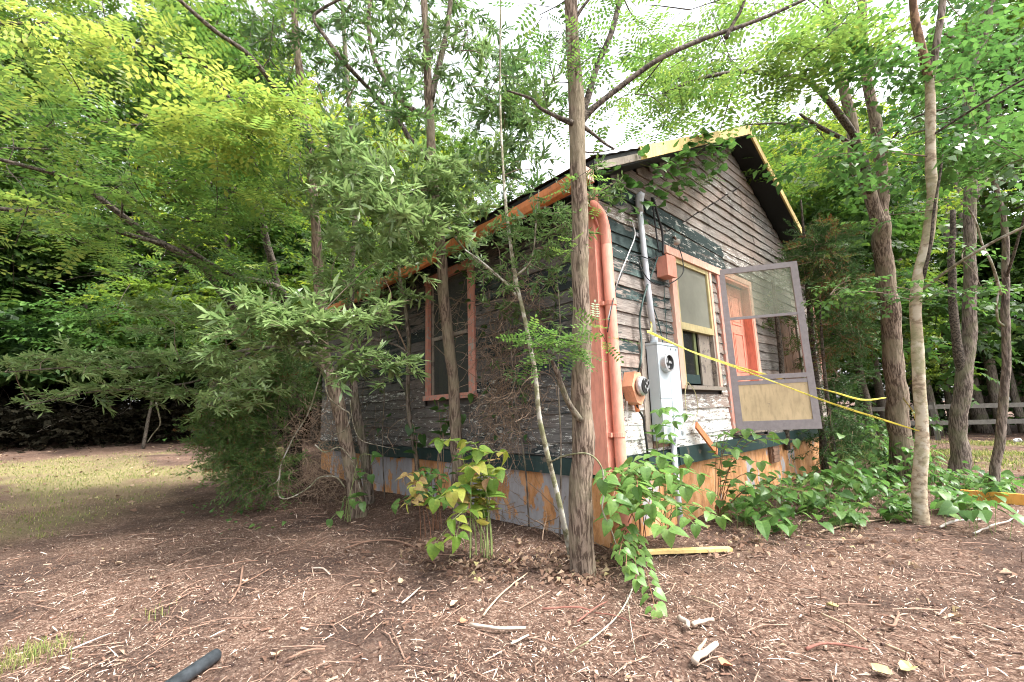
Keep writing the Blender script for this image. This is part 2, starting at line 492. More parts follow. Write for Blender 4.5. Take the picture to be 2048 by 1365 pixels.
PIPEB = simple('black_plastic_pipe', (.03, .035, .04), .4, .4, 25)
def found_mat():
    m, t, p, o = newmat('peeling_foundation_paint')
    w = wpos(t)
    a = noise(t, mapping(t, w, (1, 1, .55)), 2.6, 9, .66); b = noise(t, mapping(t, w, (1, 1, .4)), 11, 8, .75)
    orange = ramp(t, b, [(.3, (.20, .09, .045)), (.5, (.52, .25, .10)), (.7, (.62, .38, .23))]).outputs[0]
    greyc = ramp(t, b, [(.3, (.27, .25, .255)), (.6, (.36, .35, .37)), (.8, (.46, .43, .41))]).outputs[0]
    a2 = t.nodes.new('ShaderNodeAttribute'); a2.attribute_type = 'OBJECT'; a2.attribute_name = 'bare'
    ad = t.nodes.new('ShaderNodeMath'); ad.operation = 'ADD'; t.links.new(a, ad.inputs[0]); t.links.new(a2.outputs['Fac'], ad.inputs[1])
    c = mix(t, ramp(t, ad.outputs[0], [(.55, g(0)), (.575, g(1))]).outputs[0], orange, greyc)
    t.links.new(c, p.inputs['Base Color']); p.inputs['Roughness'].default_value = .85
    bump(t, p, b, .5, .006)
    return m
FOUND = found_mat()
def glass_mat(name, alpha=.25, col=(.25, .27, .22), rough=.25):
    m, t, p, o = newmat(name)
    p.inputs['Base Color'].default_value = (*col, 1); p.inputs['Roughness'].default_value = rough
    tr = t.nodes.new('ShaderNodeBsdfTransparent'); tr.inputs[0].default_value = (.9, .92, .88, 1)
    ms = t.nodes.new('ShaderNodeMixShader')
    n = noise(t, wpos(t), 3.5, 5)
    r = ramp(t, n, [(.3, g(max(0, 1 - alpha - .12))), (.7, g(min(1, 1 - alpha + .1)))])
    iv = t.nodes.new('ShaderNodeInvert'); t.links.new(r.outputs[0], iv.inputs[1])
    t.links.new(iv.outputs[0], ms.inputs[0]); t.links.new(tr.outputs[0], ms.inputs[1]); t.links.new(p.outputs[0], ms.inputs[2]); t.links.new(ms.outputs[0], o.inputs[0])
    return m
SCREEN_D = glass_mat('dusty_insect_screen', .26, (.40, .43, .34), .95)
SCREEN_W = glass_mat('window_insect_screen', .86, (.20, .20, .16), .9)
PANEL_D = glass_mat('dark_dusty_pane', .55, (.07, .075, .07), .5)
GLASS = glass_mat('dirty_glass', .3, (.05, .05, .05), .08)

def ground_mat():
    m, t, p, o = newmat('mulch_ground')
    w = wpos(t)
    vo = t.nodes.new('ShaderNodeTexVoronoi'); vo.inputs['Scale'].default_value = 130; t.links.new(mapping(t, w, (1, .55, 1)), vo.inputs['Vector'])
    vo2 = t.nodes.new('ShaderNodeTexVoronoi'); vo2.inputs['Scale'].default_value = 42; t.links.new(mapping(t, w, (.5, 1, 1)), vo2.inputs['Vector'])
    sp = t.nodes.new('ShaderNodeSeparateColor'); t.links.new(vo.outputs['Color'], sp.inputs[0])
    sp2 = t.nodes.new('ShaderNodeSeparateColor'); t.links.new(vo2.outputs['Color'], sp2.inputs[0])
    n = noise(t, w, 1.1, 6, .65); n2 = noise(t, w, 40, 8, .75)
    a = ramp(t, sp.outputs[0], [(0, (.034, .019, .014)), (.5, (.105, .065, .047)), (.8, (.235, .155, .115)), (1, (.48, .37, .30))]).outputs[0]
    b = ramp(t, sp2.outputs[0], [(0, (.046, .025, .018)), (.7, (.138, .084, .062)), (1, (.30, .21, .16))]).outputs[0]
    c = mix(t, .45, a, b)
    c = mix(t, ramp(t, n, [(.44, g(0)), (.60, g(.75))]).outputs[0], c, (.030, .022, .020))
    c = mix(t, ramp(t, n2, [(.4, g(.0)), (.7, g(.5))]).outputs[0], c, (.165, .10, .075))
    # straw coloured soil under the grass, from the distance on
    at_ = t.nodes.new('ShaderNodeAttribute'); at_.attribute_name = 'lawn'
    c = mix(t, at_.outputs['Fac'], c, ramp(t, n2, [(.3, (.12, .10, .05)), (.7, (.28, .235, .125))]).outputs[0])
    t.links.new(c, p.inputs['Base Color']); p.inputs['Roughness'].default_value = .95; p.inputs['Specular IOR Level'].default_value = .1
    bump(t, p, n2, .9, .02)
    return m
GROUND = ground_mat()
CHIP = leaf_mat('wood_chip', [(0, (.06, .032, .023)), (.4, (.18, .108, .08)), (.72, (.40, .285, .22)), (1, (.76, .64, .54))], rough=.85, trans=.0, spec=.1)
DRYL = leaf_mat('dry_leaf', [(0, (.10, .055, .04)), (.5, (.22, .14, .10)), (.85, (.38, .28, .20)), (1, (.38, .34, .16))], rough=.8, trans=.25, spec=.15)

# ------------------------------------------------------------------ ground
def axis_pts(lo, hi, fine, far):
    c = list(np.arange(lo, hi, fine)); s = fine; a = lo; out = []
    while a > -far: s *= 1.12; a -= s; out.append(a)
    b = c[-1]; s = fine; o2 = []
    while b < far: s *= 1.12; b += s; o2.append(b)
    return np.array(out[::-1] + c + o2)
def lawn(x, y):
    """0..1 where grass grows"""
    q = np.stack([x, y], 1); n = vn(q, .55, 5) * .6 + vn(q, 1.7, 6) * .4
    left = np.clip((y - 5.3 - .9 * (x + 3)) / 2.6, 0, 1) * (x < .3) * np.clip((13.5 - y) / 1.5, 0, 1)
    right = np.clip((x - 7.6) / 1.5, 0, 1) * np.clip((15.5 - x) / 1, 0, 1) * (y < 3)
    return np.clip((left + right) * (n * 3.4 - 1.15), 0, 1)
xs = axis_pts(-7, 9, .07, 320); ys = axis_pts(-4.5, 9, .07, 320)
GX, GY = np.meshgrid(xs, ys)
P = np.stack([GX.ravel(), GY.ravel()], 1)
Z = gz(P[:, 0], P[:, 1]) + (vn(P, 14, 3) - .5) * .014 + (vn(P, 5, 4) - .5) * .012
nx, ny = len(xs), len(ys)
idx = np.arange(nx * ny).reshape(ny, nx)
Q = np.stack([idx[:-1, :-1], idx[:-1, 1:], idx[1:, 1:], idx[1:, :-1]], -1).reshape(-1, 4)
gr = mesh_quads('ground', np.column_stack([P, Z]), Q, None, GROUND)
gr.data.polygons.foreach_set('use_smooth', [True] * len(Q))
la = gr.data.attributes.new('lawn', 'FLOAT', 'POINT'); la.data.foreach_set('value', lawn(P[:, 0], P[:, 1]).astype(np.float32))
tag(gr, kind='structure')

def rand_ground(n, rmax, power=1.0, a0=-62, a1=62, rmin=1.0):
    """points on the ground in front of the camera's standing place, denser close by"""
    r = rmin + (rmax - rmin) * rng.random(n) ** power
    fwd = math.atan2(M[2][0], M[2][2])     # heading from +Y towards +X
    a = fwd + np.radians(rng.uniform(a0, a1, n))
    x = CAM[0] + r * np.sin(a); y = CAM[1] + r * np.cos(a)
    keep = ~((x > -.02) & (x < 7.5) & (y > -.02) & (y < 7.7))
    return x[keep], y[keep]

def flat_bits(name, n, rmax, power, L, W, mat, label=None, kind='stuff', lift=.012, curl=.25, tint=None, rmin=1.0, tiltmax=.35, mask=None):
    x, y = rand_ground(n, rmax, power, rmin=rmin)
    if mask is not None:
        k = mask(x, y); x, y = x[k], y[k]
    if name.endswith('chips'):
        q_ = np.stack([x, y], 1); k = vn(q_, 1.1, 71) * .5 + vn(q_, 3.5, 72) * .5 > rng.random(len(x)) * .62 + .08; x, y = x[k], y[k]
    n = len(x); a = rng.uniform(0, 2 * pi, n)
    tl = rng.normal(0, tiltmax, n)
    f = np.stack([np.cos(a), np.sin(a), tl], 1); up = np.stack([rng.normal(0, .3, n), rng.normal(0, .3, n), np.ones(n)], 1)
    R = frames(f, up)
    tv = np.array([(-.5, -.12, 0), (-.05, -.5, curl), (.08, .5, curl * .8), (-.45, .2, 0), (.5, -.2, 0), (.42, .12, .1)])
    tq = np.array([(0, 1, 2, 3), (1, 4, 5, 2)])
    l = rng.uniform(*L, n); w = rng.uniform(*W, n)
    V = tv[None] * np.stack([l, w, w], 1)[:, None, :]
    V = np.einsum('nij,nvj->nvi', R, V) + np.stack([x, y, gz(x, y) + lift * rng.uniform(.2, 1.2, n)], 1)[:, None]
    Qq = tq[None] + (np.arange(n) * 6)[:, None, None]
    T = rng.random(n) if tint is None else tint(n)
    o = mesh_quads(name, V.reshape(-1, 3), Qq.reshape(-1, 4), np.repeat(T, 2), mat)
    tag(o, label, None, None, kind); return o
flat_bits('wood_chips', 230000, 9.5, 1.2, (.007, .034), (.002, .0065), CHIP, tint=lambda n: rng.beta(1.1, 1.5, n))
flat_bits('coarse_wood_chips', 6000, 7.5, 1.1, (.03, .11), (.003, .009), CHIP, lift=.02, tint=lambda n: rng.beta(2, 1.0, n))
flat_bits('leaf_litter', 1500, 9, 1.0, (.02, .05), (.012, .026), DRYL, lift=.018, curl=.5, tint=lambda n: rng.beta(1.3, 2.4, n))
flat_bits('leaf_litter', 2600, 24, .7, (.05, .1), (.03, .07), DRYL, lift=.02, curl=.35, rmin=8)

# grass
def blades(name, x, y, h, mat=LM['grass'], w=.004, tint=None):
    n = len(x); z = gz(x, y)
    a = rng.uniform(0, 2 * pi, n); hh = h * rng.uniform(.5, 1.2, n); ln = rng.uniform(.1, .9, n)
    d = np.stack([np.cos(a), np.sin(a)], 1); s = np.stack([-np.sin(a), np.cos(a)], 1) * w
    b = np.stack([x, y, z - .01], 1)
    V = np.zeros((n, 6, 3))
    V[:, 0] = b; V[:, 0, :2] -= s; V[:, 1] = b; V[:, 1, :2] += s
    m_ = b.copy(); m_[:, :2] += d * (hh * ln * .35)[:, None]; m_[:, 2] += hh * .65
    V[:, 2] = m_; V[:, 2, :2] += s * .8; V[:, 3] = m_; V[:, 3, :2] -= s * .8
    e = b.copy(); e[:, :2] += d * (hh * ln)[:, None]; e[:, 2] += hh * (1 - .35 * ln)
    V[:, 4] = e; V[:, 5] = e; V[:, 4, :2] += s * .1; V[:, 5, :2] -= s * .1
    q = np.array([(0, 1, 2, 3), (3, 2, 4, 5)])
    Qq = q[None] + (np.arange(n) * 6)[:, None, None]
    T = rng.beta(1.6, 1.6, n) if tint is None else tint
    o = mesh_quads(name, V.reshape(-1, 3), Qq.reshape(-1, 4), np.repeat(T, 2), mat)
    tag(o, kind='stuff'); return o
x = rng.uniform(-9, .3, 48000); y = rng.uniform(3.2, 14, 48000)
k = lawn(x, y) > rng.random(len(x)) * .9 + .08
blades('grass', x[k], y[k], .045, w=.005)
x = rng.uniform(7, 16, 60000); y = rng.uniform(-8, 3, 60000)
k = lawn(x, y) > rng.random(len(x)) * .9 + .05
blades('grass', x[k], y[k], .09, w=.007)
# tufts of grass in the mulch
tx = []; ty = []
for (px, py, s, n) in [(30, 1315, .09, 260), (85, 1310, .07, 90), (270, 980, .12, 130), (70, 1040, .12, 150), (80, 1015, .1, 90), (120, 1030, .12, 90), (310, 1230, .05, 20), (90, 1070, .06, 40)]:
    c = on(px, py, 2, 0.0)
    tx.append(c[0] + rng.normal(0, s, n)); ty.append(c[1] + rng.normal(0, s, n))
blades('grass', np.concatenate(tx), np.concatenate(ty), .075, w=.002)

# ================================================================== HOUSE
WX, WY = 7.4, 7.5              # gable wall along x, eave wall along y
ZB, ZE, RX, RZ = .62, 3.48, 3.68, 5.40
SL = (RZ - ZE) / RX
house = empty('house', (0, 0, 0))
tag(house, 'small abandoned clapboard house with peeling dark green paint and salmon trim', 'house')

# foundation
def found(name, a, b, bare):
    mb = MB(); mb.box(a, b); o = mb.build(name, FOUND, house); o['bare'] = bare; return o
found('foundation', (.02, .03, -.35), (WX - .02, .28, ZB + .02), -.03)
o = found('foundation', (.03, .28, -.35), (.28, 2.3, ZB + .02), .10)
found('foundation', (.032, 2.3, -.35), (.28, WY - .28, ZB + .02), .055)['label'] = 'rust brown stained foundation toward the leaning tree'
o['label'] = 'grey plastered foundation with rusty orange stains'
found('foundation', (WX - .28, .03, -.35), (WX - .03, WY - .02, ZB + .02), 0)
found('foundation', (.02, WY - .28, -.35), (WX - .02, WY - .03, ZB + .02), 0)
vent = MB()
c = on(1548, 905, 1, 0)
for i in range(5): vent.obox((c[0] - .13, -.02 - .008 * (i % 2), c[2] - .11 + i * .05), (c[0] + .13, -.02, c[2] - .11 + i * .05), .03, .045)
vent.box((c[0] - .15, -.012, c[2] - .15), (c[0] + .15, .02, c[2] + .12))
vent.build('foundation_vent', BRWN, house)

# wall shells (behind the boards) with openings; interior
WIN = (1.50, 2.46, 1.47, 2.98)         # front window opening x0 x1 z0 z1
DOOR = (2.80, 3.80, .86, 3.00)
WIN2 = (5.0, 6.0, 1.55, 2.75)
LWIN = (2.04, 3.00, 1.50, 3.10)         # eave wall window y0 y1
def wall_with_holes(name, L, holes, mat, xwall=False):
    mb = MB(); T = (.03, .12)
    def bx(a0, a1, z0, z1):
        if a1 - a0 < .01 or z1 - z0 < .01: return
        if xwall: mb.box((T[0], a0, z0), (T[1], a1, z1))
        else: mb.box((a0, T[0], z0), (a1, T[1], z1))
    cuts = sorted(holes); a = 0.0
    for (h0, h1, z0, z1) in cuts:
        bx(a, h0, ZB, ZE - .03); bx(h0, h1, ZB, z0); bx(h0, h1, z1, ZE - .03); a = h1
    bx(a, L, ZB, ZE - .03)
    return mb
fw = wall_with_holes('w', WX, [WIN, DOOR, WIN2], None)
fw.plate([(0.05, T_, ZE - .03) for T_ in (.03,)] + [(WX - .05, .03, ZE - .03), (RX, .03, RZ - .06)], (0, 1, 0), .09)
fw.build('gable_wall', DARKIN, house)
lw = wall_with_holes('w', WY, [LWIN], None, True)
lw.build('eave_wall', DARKIN, house)
bw = MB(); bw.box((WX - .12, .13, ZB), (WX - .03, WY, ZE - .03)); bw.box((.13, WY - .12, ZB), (WX - .13, WY - .03, ZE - .03))
bw.plate([(0.05, WY - .12, ZE - .03), (WX - .05, WY - .12, ZE - .03), (RX, WY - .12, RZ - .06)], (0, 1, 0), .09)
bw.build('back_wall', DARKIN, house)
inn = MB(); inn.box((.13, .13, .70), (WX - .13, WY - .13, .80)); inn.box((.13, .13, 3.3), (WX - .13, WY - .13, 3.36)); inn.box((.13, 2.9, .80), (WX - .13, 3.0, 3.3))
inn.build('interior_lining', DARKIN, house)

# clapboards
EXP = .14
plank_cache = {}
def plank(kind, L, props, sk0=0.0, sk1=0.0):
    """lapped board along local +x, outward = -y, lower edge at z=0. ragged lower edge, few rows"""
    L = round(L, 2); key = (kind, L, rnd.randrange(3), sk0, sk1)
    if key not in plank_cache:
        n = max(3, min(9, int(L / .3) + 1)); mb = MB(); vs = []
        for i in range(n + 1):
            x = L * i / n; j = rnd.uniform(-.010, .010)
            w = rnd.uniform(-.003, .004)
            xt = x + sk0 * (i == 0) + sk1 * (i == n)
            vs += [(x, -.029 + w, j), (x, -.006, j), (xt, -.004, EXP + .018), (xt, -.010 + w, EXP + .018)]
        fs = []
        for i in range(n):
            b = i * 4
            for k in range(4): fs.append((b + k, b + 4 + k, b + 4 + (k + 1) % 4, b + (k + 1) % 4))
        fs += [(0, 1, 2, 3), (4 * n + 3, 4 * n + 2, 4 * n + 1, 4 * n)]
        me = bpy.data.meshes.new('siding_plank'); me.from_pydata(vs, [], fs); me.materials.append(SIDING); me.update()
        plank_cache[key] = me
    me = plank_cache[key]
    o = bpy.data.objects.new('siding_plank', me); COL.objects.link(o); o.parent = house
    for k, v in props.items(): o[k] = float(v)
    return o
def segs(L, holes, z, breaks):
    """free intervals of a row at height z"""
    iv = [(0.0, L)]
    for (h0, h1, z0, z1) in holes:
        if z + EXP > z0 + .01 and z < z1 - .01:
            iv2 = []
            for a, b in iv:
                if h1 <= a or h0 >= b: iv2.append((a, b)); continue
                if h0 > a: iv2.append((a, h0))
                if h1 < b: iv2.append((h1, b))
            iv = iv2
    out = []
    for a, b in iv:
        cs = sorted(c for c in breaks if a + .15 < c < b - .15); pts = [a] + cs + [b]
        out += [(p, q) for p, q in zip(pts, pts[1:]) if q - p > .03]
    return out
front_holes = [(WIN[0] - .13, WIN[1] + .04, WIN[2] - .06, WIN[3] + .10), (DOOR[0] - .13, DOOR[1] + .13, DOOR[2], DOOR[3] + .12),
               (WIN2[0] - .1, WIN2[1] + .1, WIN2[2] - .1, WIN2[3] + .1)]
z = ZB + .16; row = 0
while z < RZ - .1:
    if z < ZE - .03:
        L0, L1 = .075, WX - .09
    else:
        L0 = (z + EXP * .3 - ZE) / SL + .05; L1 = 2 * RX - L0
        L1 = min(L1, WX)
    if L1 - L0 < .12: break
    seam = (z - 3.607) / .567 + 1.965           # the old rake line
    br = []
    if z > 3.3 and seam < 3.9: br.append(round(seam, 2))
    if z > 3.3: br.append(2 * RX - seam + .25 if seam < 3.6 else 9)
    br.append(rnd.uniform(3.9, 6.3)); 
    if rnd.random() < .5: br.append(rnd.uniform(1, 3.4))
    for a, b in segs(WX, front_holes, z, br):
        a = max(a, L0); b = min(b, L1)
        if b - a < .04: continue
        m_ = (a + b) / 2
        h = (z - .8) / 2.6
        peel = .58 + .35 * min(1, m_ / 3) + rnd.uniform(-.25, .25) + (.3 if z > 3.45 else 0)
        if m_ < 1.3 and 2.6 < z < 3.5: peel -= .45
        if seam < m_ and z > 3.4: peel = rnd.uniform(.62, 1.05)
        white = rnd.uniform(-.6, .3) + (.75 if z < 1.45 and 1.1 < m_ < 2.9 else 0) + (.35 if z < .95 else 0) + (.3 if 3.1 < z < 3.5 and m_ > 1 else 0)
        KS = round((EXP + .018) / .567, 3)
        sa_, sb_ = abs(a - seam) < .02 and z > 3.3, abs(b - seam) < .02 and z > 3.3
        if sa_: a += .014
        if sb_: b -= .014
        o = plank('f', b - a - .012, dict(peel=peel, white=white, dim=0.0), KS if sa_ else 0.0, KS if sb_ else 0.0)
        o.location = (a + .006, -.001 - rnd.uniform(0, .004), z)
        o.rotation_euler = (rnd.uniform(-.04, .03), rnd.uniform(-.004, .004) if b - a > .5 else 0, 0)
    z += EXP; row += 1
left_holes = [(LWIN[0] - .14, LWIN[1] + .14, LWIN[2] - .14, LWIN[3] + .14)]
z = ZB + .14
while z < ZE - .1:
    for a, b in segs(WY, left_holes, z, [rnd.uniform(.8, 1.8), rnd.uniform(3.6, 5.0), rnd.uniform(5.2, 6.8)]):
        a = max(a, .17); b = min(b, WY - .05)
        if b - a < .04: continue
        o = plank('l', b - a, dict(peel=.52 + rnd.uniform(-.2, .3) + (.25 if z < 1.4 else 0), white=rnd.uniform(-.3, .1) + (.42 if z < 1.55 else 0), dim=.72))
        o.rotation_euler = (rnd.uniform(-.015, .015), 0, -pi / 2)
        o.location = (-.001 - rnd.uniform(0, .005), b, z)
    z += EXP

def part(name, a, b, mat, parent=house, bev=0, label=None):
    mb = MB(); mb.box(a, b); o = mb.build(name, mat, parent)
    if label: o['label'] = label
    return o
# dark green skirt boards
part('skirt_board', (.06, -.045, ZB - .03), (1.2, .0, ZB + .15), GRN)
part('skirt_board', (1.205, -.055, ZB - .02), (4.3, .0, ZB + .165), GRN)
part('skirt_board', (4.305, -.05, ZB - .02), (WX - .02, .0, ZB + .16), GRN)
part('skirt_board', (-.045, .15, ZB - .03), (-.0, 3.9, ZB + .13), GRN)
part('skirt_board', (-.05, 3.905, ZB - .05), (-.0, WY, ZB + .11), GRN)
# large painted board above the window, its end broken off
mb = MB(); mb.plate([(.95, -.028, 3.40), (2.95, -.028, 3.31), (3.0, -.028, 3.36), (2.9, -.028, 3.47), (.93, -.028, 3.55)], (0, -1, 0), .016)
o = mb.build('frieze_board', SIDING, house); o['peel'] = -.05; o['white'] = .3; o['dim'] = 0.0
mb = MB(); mb.plate([(1.3, -.028, 3.09), (2.55, -.028, 3.10), (3.05, -.028, 3.12), (2.95, -.028, 3.29), (1.5, -.028, 3.35), (1.3, -.028, 3.22)], (0, -1, 0), .012)
o = mb.build('frieze_board', SIDING, house); o['peel'] = .3; o['white'] = .35; o['dim'] = 0.0
# corner boards
part('corner_board', (-.035, .0, ZB - .0), (-.002, .155, ZE - .12), PINK)
part('corner_board', (-.035, -.032, ZB - .0), (.072, -.002, ZE - .08), PINK)
part('corner_board', (WX - .09, -.03, ZB + .17), (WX + .01, -.001, ZE - .1), PINKW)

# ---- front window
win = MB()
x0, x1, z0, z1 = WIN
w = empty('window'); w.parent = house
part('trim', (x0 - .115, -.055, z0 - .05), (x0 - .005, -.0, z1 + .02), PINKL, w)
part('trim', (x0 - .20, -.062, z1 + .025), (x1 + .36, -.0, z1 + .12), PINKL, w)
part('trim', (x1 - .03, -.045, z0 - .02), (x1 + .035, -.0, z1 + .02), PINKL, w)
part('sill', (x0 - .03, -.085, z0 - .06), (x1 + .03, .05, z0 - .015), OLDW, w)
fr = MB(); zm = 2.16
fr.box((x0, -.035, z0 - .01), (x0 + .06, .02, z1 + .02)); fr.box((x1 - .085, -.035, zm), (x1 - .035, .02, z1 + .02))
fr.box((x0 + .06, -.034, z1 - .035), (x1 - .085, .02, z1 + .019)); fr.box((x0 + .06, -.036, zm - .035), (x1 - .04, .02, zm + .05))
fr.build('screen_frame', YGRN, w)
part('insect_screen', (x0 + .06, -.01, zm + .05), (x1 - .085, -.006, z1 - .035), SCREEN_W, w)
part('jamb', (x1 - .075, -.03, z0 - .01), (x1 - .035, .10, zm - .035), OLDW, w)
part('sash_rail', (x0 + .06, .03, z0 + .02), (x1 - .42, .06, z0 + .13), GRN, w)
part('sash_stile', (x1 - .50, .031, z0 + .13), (x1 - .44, .062, zm), simple('olive_sash', (.12, .14, .06), .7, .3, 12), w)
part('pane', (x0 + .06, .045, z0 + .13), (x1 - .5, .049, zm), GLASS, w)
part('boarded_pane', (x1 - .38, .02, z0 + .0), (x1 - .08, .04, zm - .036), OLDW, w, label='weathered grey board closing the right part of the lower sash')
cu = MB(); pts = []
nC = 26
for i in range(nC + 1):
    u = i / nC; pts.append((x0 + .04 + u * .42, .12 + .02 * sin(u * 40)))
vs = []; fs = []
for r in range(7):
    v = r / 6
    for (a, b) in pts: vs.append((x0 + (a - x0) * (1 - .35 * v), b, z1 - v * 1.15))
for r in range(6):
    for i in range(nC): k = r * (nC + 1) + i; fs.append((k, k + 1, k + nC + 2, k + nC + 1))
cu.add(vs, fs); cu.build('curtain', CURT, w, True)

# ---- second front window, boarded
w2 = empty('window'); w2.parent = house; w2['label'] = 'narrow dark boarded window beyond the open screen door'
x0, x1, z0, z1 = WIN2
for k in range(5):
    part('board', (x0 + k * (x1 - x0) / 5 + .004, -.012 - .004 * (k % 2), z0), (x0 + (k + 1) * (x1 - x0) / 5 - .004, .02, z1), BRWN, w2)
part('trim', (x0 - .10, -.04, z0 - .05), (x0, -.0, z1 + .05), OLDW, w2)
part('trim', (x1, -.04, z0 - .05), (x1 + .10, -.0, z1 + .05), OLDW, w2)
part('trim', (x0 - .10, -.043, z1 + .052), (x1 + .10, -.0, z1 + .12), OLDW, w2)
part('sill', (x0 - .10, -.07, z0 - .1), (x1 + .10, -.0, z0 - .052), OLDW, w2)

# ---- door
d = empty('door'); d.parent = house
x0, x1, z0, z1 = DOOR
part('door_frame', (x0 - .13, -.05, z0), (x0 - .02, .0, z1 + .1), PINKW, d)
part('door_frame', (x1 + .02, -.05, z0), (x1 + .11, .0, z1 + .04), PINKL, d)
part('door_frame', (x0 - .12, -.052, z1 + .04), (x1 + .11, -.001, z1 + .115), PINKL, d)
jb = MB(); jb.box((x0 - .02, -.045, z0), (x0 + .02, .11, z1)); jb.box((x1 - .02, -.045, z0), (x1 + .02, .11, z1)); jb.box((x0 - .02, -.046, z1), (x1 + .02, .112, z1 + .038))
jb.build('jamb', DOORM, d)
part('threshold', (x0 - .02, -.06, z0 - .03), (x1 + .02, .13, z0 + .012), OLDW, d)
part('door_slab', (x0 + .02, .075, z0 + .012), (x1 - .02, .115, z1 - .003), DOORM, d)
for (a, b, c_, e) in [(.10, .45, .12, .72), (.52, .87, .12, .72), (.10, .45, .84, 1.42), (.52, .87, .84, 1.42), (.10, .45, 1.54, 2.0), (.52, .87, 1.54, 2.0)]:
    pm = MB()
    X0, X1, Z0, Z1 = x0 + a, x0 + b, z0 + c_, z0 + e
    pm.box((X0, .068, Z0), (X1, .0745, Z0 + .02)); pm.box((X0, .068, Z1 - .02), (X1, .0745, Z1)); pm.box((X0, .0682, Z0 + .02), (X0 + .02, .0745, Z1 - .02)); pm.box((X1 - .02, .0682, Z0 + .02), (X1, .0745, Z1 - .02))
    pm.box((X0 + .05, .070, Z0 + .05), (X1 - .05, .0745, Z1 - .05))
    pm.build('raised_panel', DOORM, d)
kb = MB(); kb.tube([(x0 + .09, .073, z0 + .98), (x0 + .09, .045, z0 + .98), (x0 + .09, .035, z0 + .98), (x0 + .09, .01, z0 + .98), (x0 + .09, .0, z0 + .98)], [.03, .012, .02, .028, .012], 10)
kb.build('handle', STEEL, d, True)

# screen door, hanging open
HX, HY = 2.76, -.055; FX, FY = 3.29, -.88
sdv = np.array([FX - HX, FY - HY, 0]); SW = np.linalg.norm(sdv); sdv /= SW
sdo = empty('screen_door'); sdo.parent = house; sdo['label'] = 'brown framed screen door hanging open with an ochre kick panel'
sdo.location = (HX, HY, 0); sdo.rotation_euler = (0, radians(-.6), math.atan2(sdv[1], sdv[0]))
zb, zt = .885, 3.085
ml = MB(); ml.box((0, -.016, zb), (.085, .016, zt)); ml.build('stile', ALU, sdo)
ml = MB(); ml.box((SW - .085, -.016, zb), (SW, .016, zt)); ml.build('stile', ALU, sdo)
for (a, b, t_) in [(zt - .075, zt, .0155), (2.36, 2.395, .013), (1.54, 1.60, .0155), (1.475, 1.525, .012), (zb, zb + .12, .0155)]:
    ml = MB(); ml.box((.085, -t_, a), (SW - .085, t_, b)); ml.build('rail', ALU, sdo)
ml = MB(); ml.box((.085, -.003, 2.395), (SW - .085, .000, zt - .075)); o = ml.build('insect_screen', SCREEN_D, sdo)
ml = MB(); ml.box((.085, -.006, zb + .12), (SW - .085, .006, 1.475)); ml.build('kick_panel', YELP, sdo)
for zz in (1.1, 2.0, 2.9):
    ml = MB(); ml.tube([(-.008, .0, zz - .04), (-.008, .0, zz + .04)], .009, 8); ml.build('hinge', STEEL, sdo, True)

def text_mesh(body, size, res=1, extr=0.0):
    cu_ = bpy.data.curves.new('t', 'FONT'); cu_.body = body; cu_.size = size; cu_.resolution_u = res; cu_.extrude = extr
    cu_.align_x = 'LEFT'
    ob = bpy.data.objects.new('t', cu_); COL.objects.link(ob)
    bpy.context.view_layer.update()
    me = bpy.data.meshes.new_from_object(ob.evaluated_get(bpy.context.evaluated_depsgraph_get()))
    bpy.data.objects.remove(ob); bpy.data.curves.remove(cu_)
    return me
me = text_mesh('995  8', .12)
me.name = 'door_number'; o = link('handwritten_number', me, BLUEINK, d, (DOOR[0] + .14, .0655, 2.44)); o.rotation_euler = (radians(90), 0, 0)
me.materials.clear(); me.materials.append(BLUEINK)

# ---- window of the eave wall
w3 = empty('window'); w3.parent = house; w3['label'] = 'dusty window with salmon trim on the dark side wall'
y0, y1, z0, z1 = LWIN
part('trim', (-.05, y0 - .14, z0 - .02), (-.0, y0 - .005, z1 + .02), PINKW, w3)
part('trim', (-.05, y1 + .01, z0 - .02), (-.0, y1 + .09, z1 + .02), PINKW, w3)
part('trim', (-.055, y0 - .16, z1 + .022), (-.0, y1 + .12, z1 + .13), PINKW, w3)
part('sill', (-.085, y0 - .15, z0 - .09), (.03, y1 + .1, z0 - .022), PINKW, w3)
part('sash', (.002, y0 - .0, z0 - .02), (.04, y0 + .05, z1), OLDW, w3)
part('sash', (.002, y1 - .05, z0 - .02), (.04, y1, z1), OLDW, w3)
part('meeting_rail', (-.004, y0 + .05, 2.26), (.04, y1 - .05, 2.31), OLDW, w3)
part('pane', (.016, y0 + .05, z0 - .02), (.02, y1 - .05, 2.26), PANEL_D, w3)
part('pane', (.012, y0 + .05, 2.31), (.016, y1 - .05, z1), PANEL_D, w3)

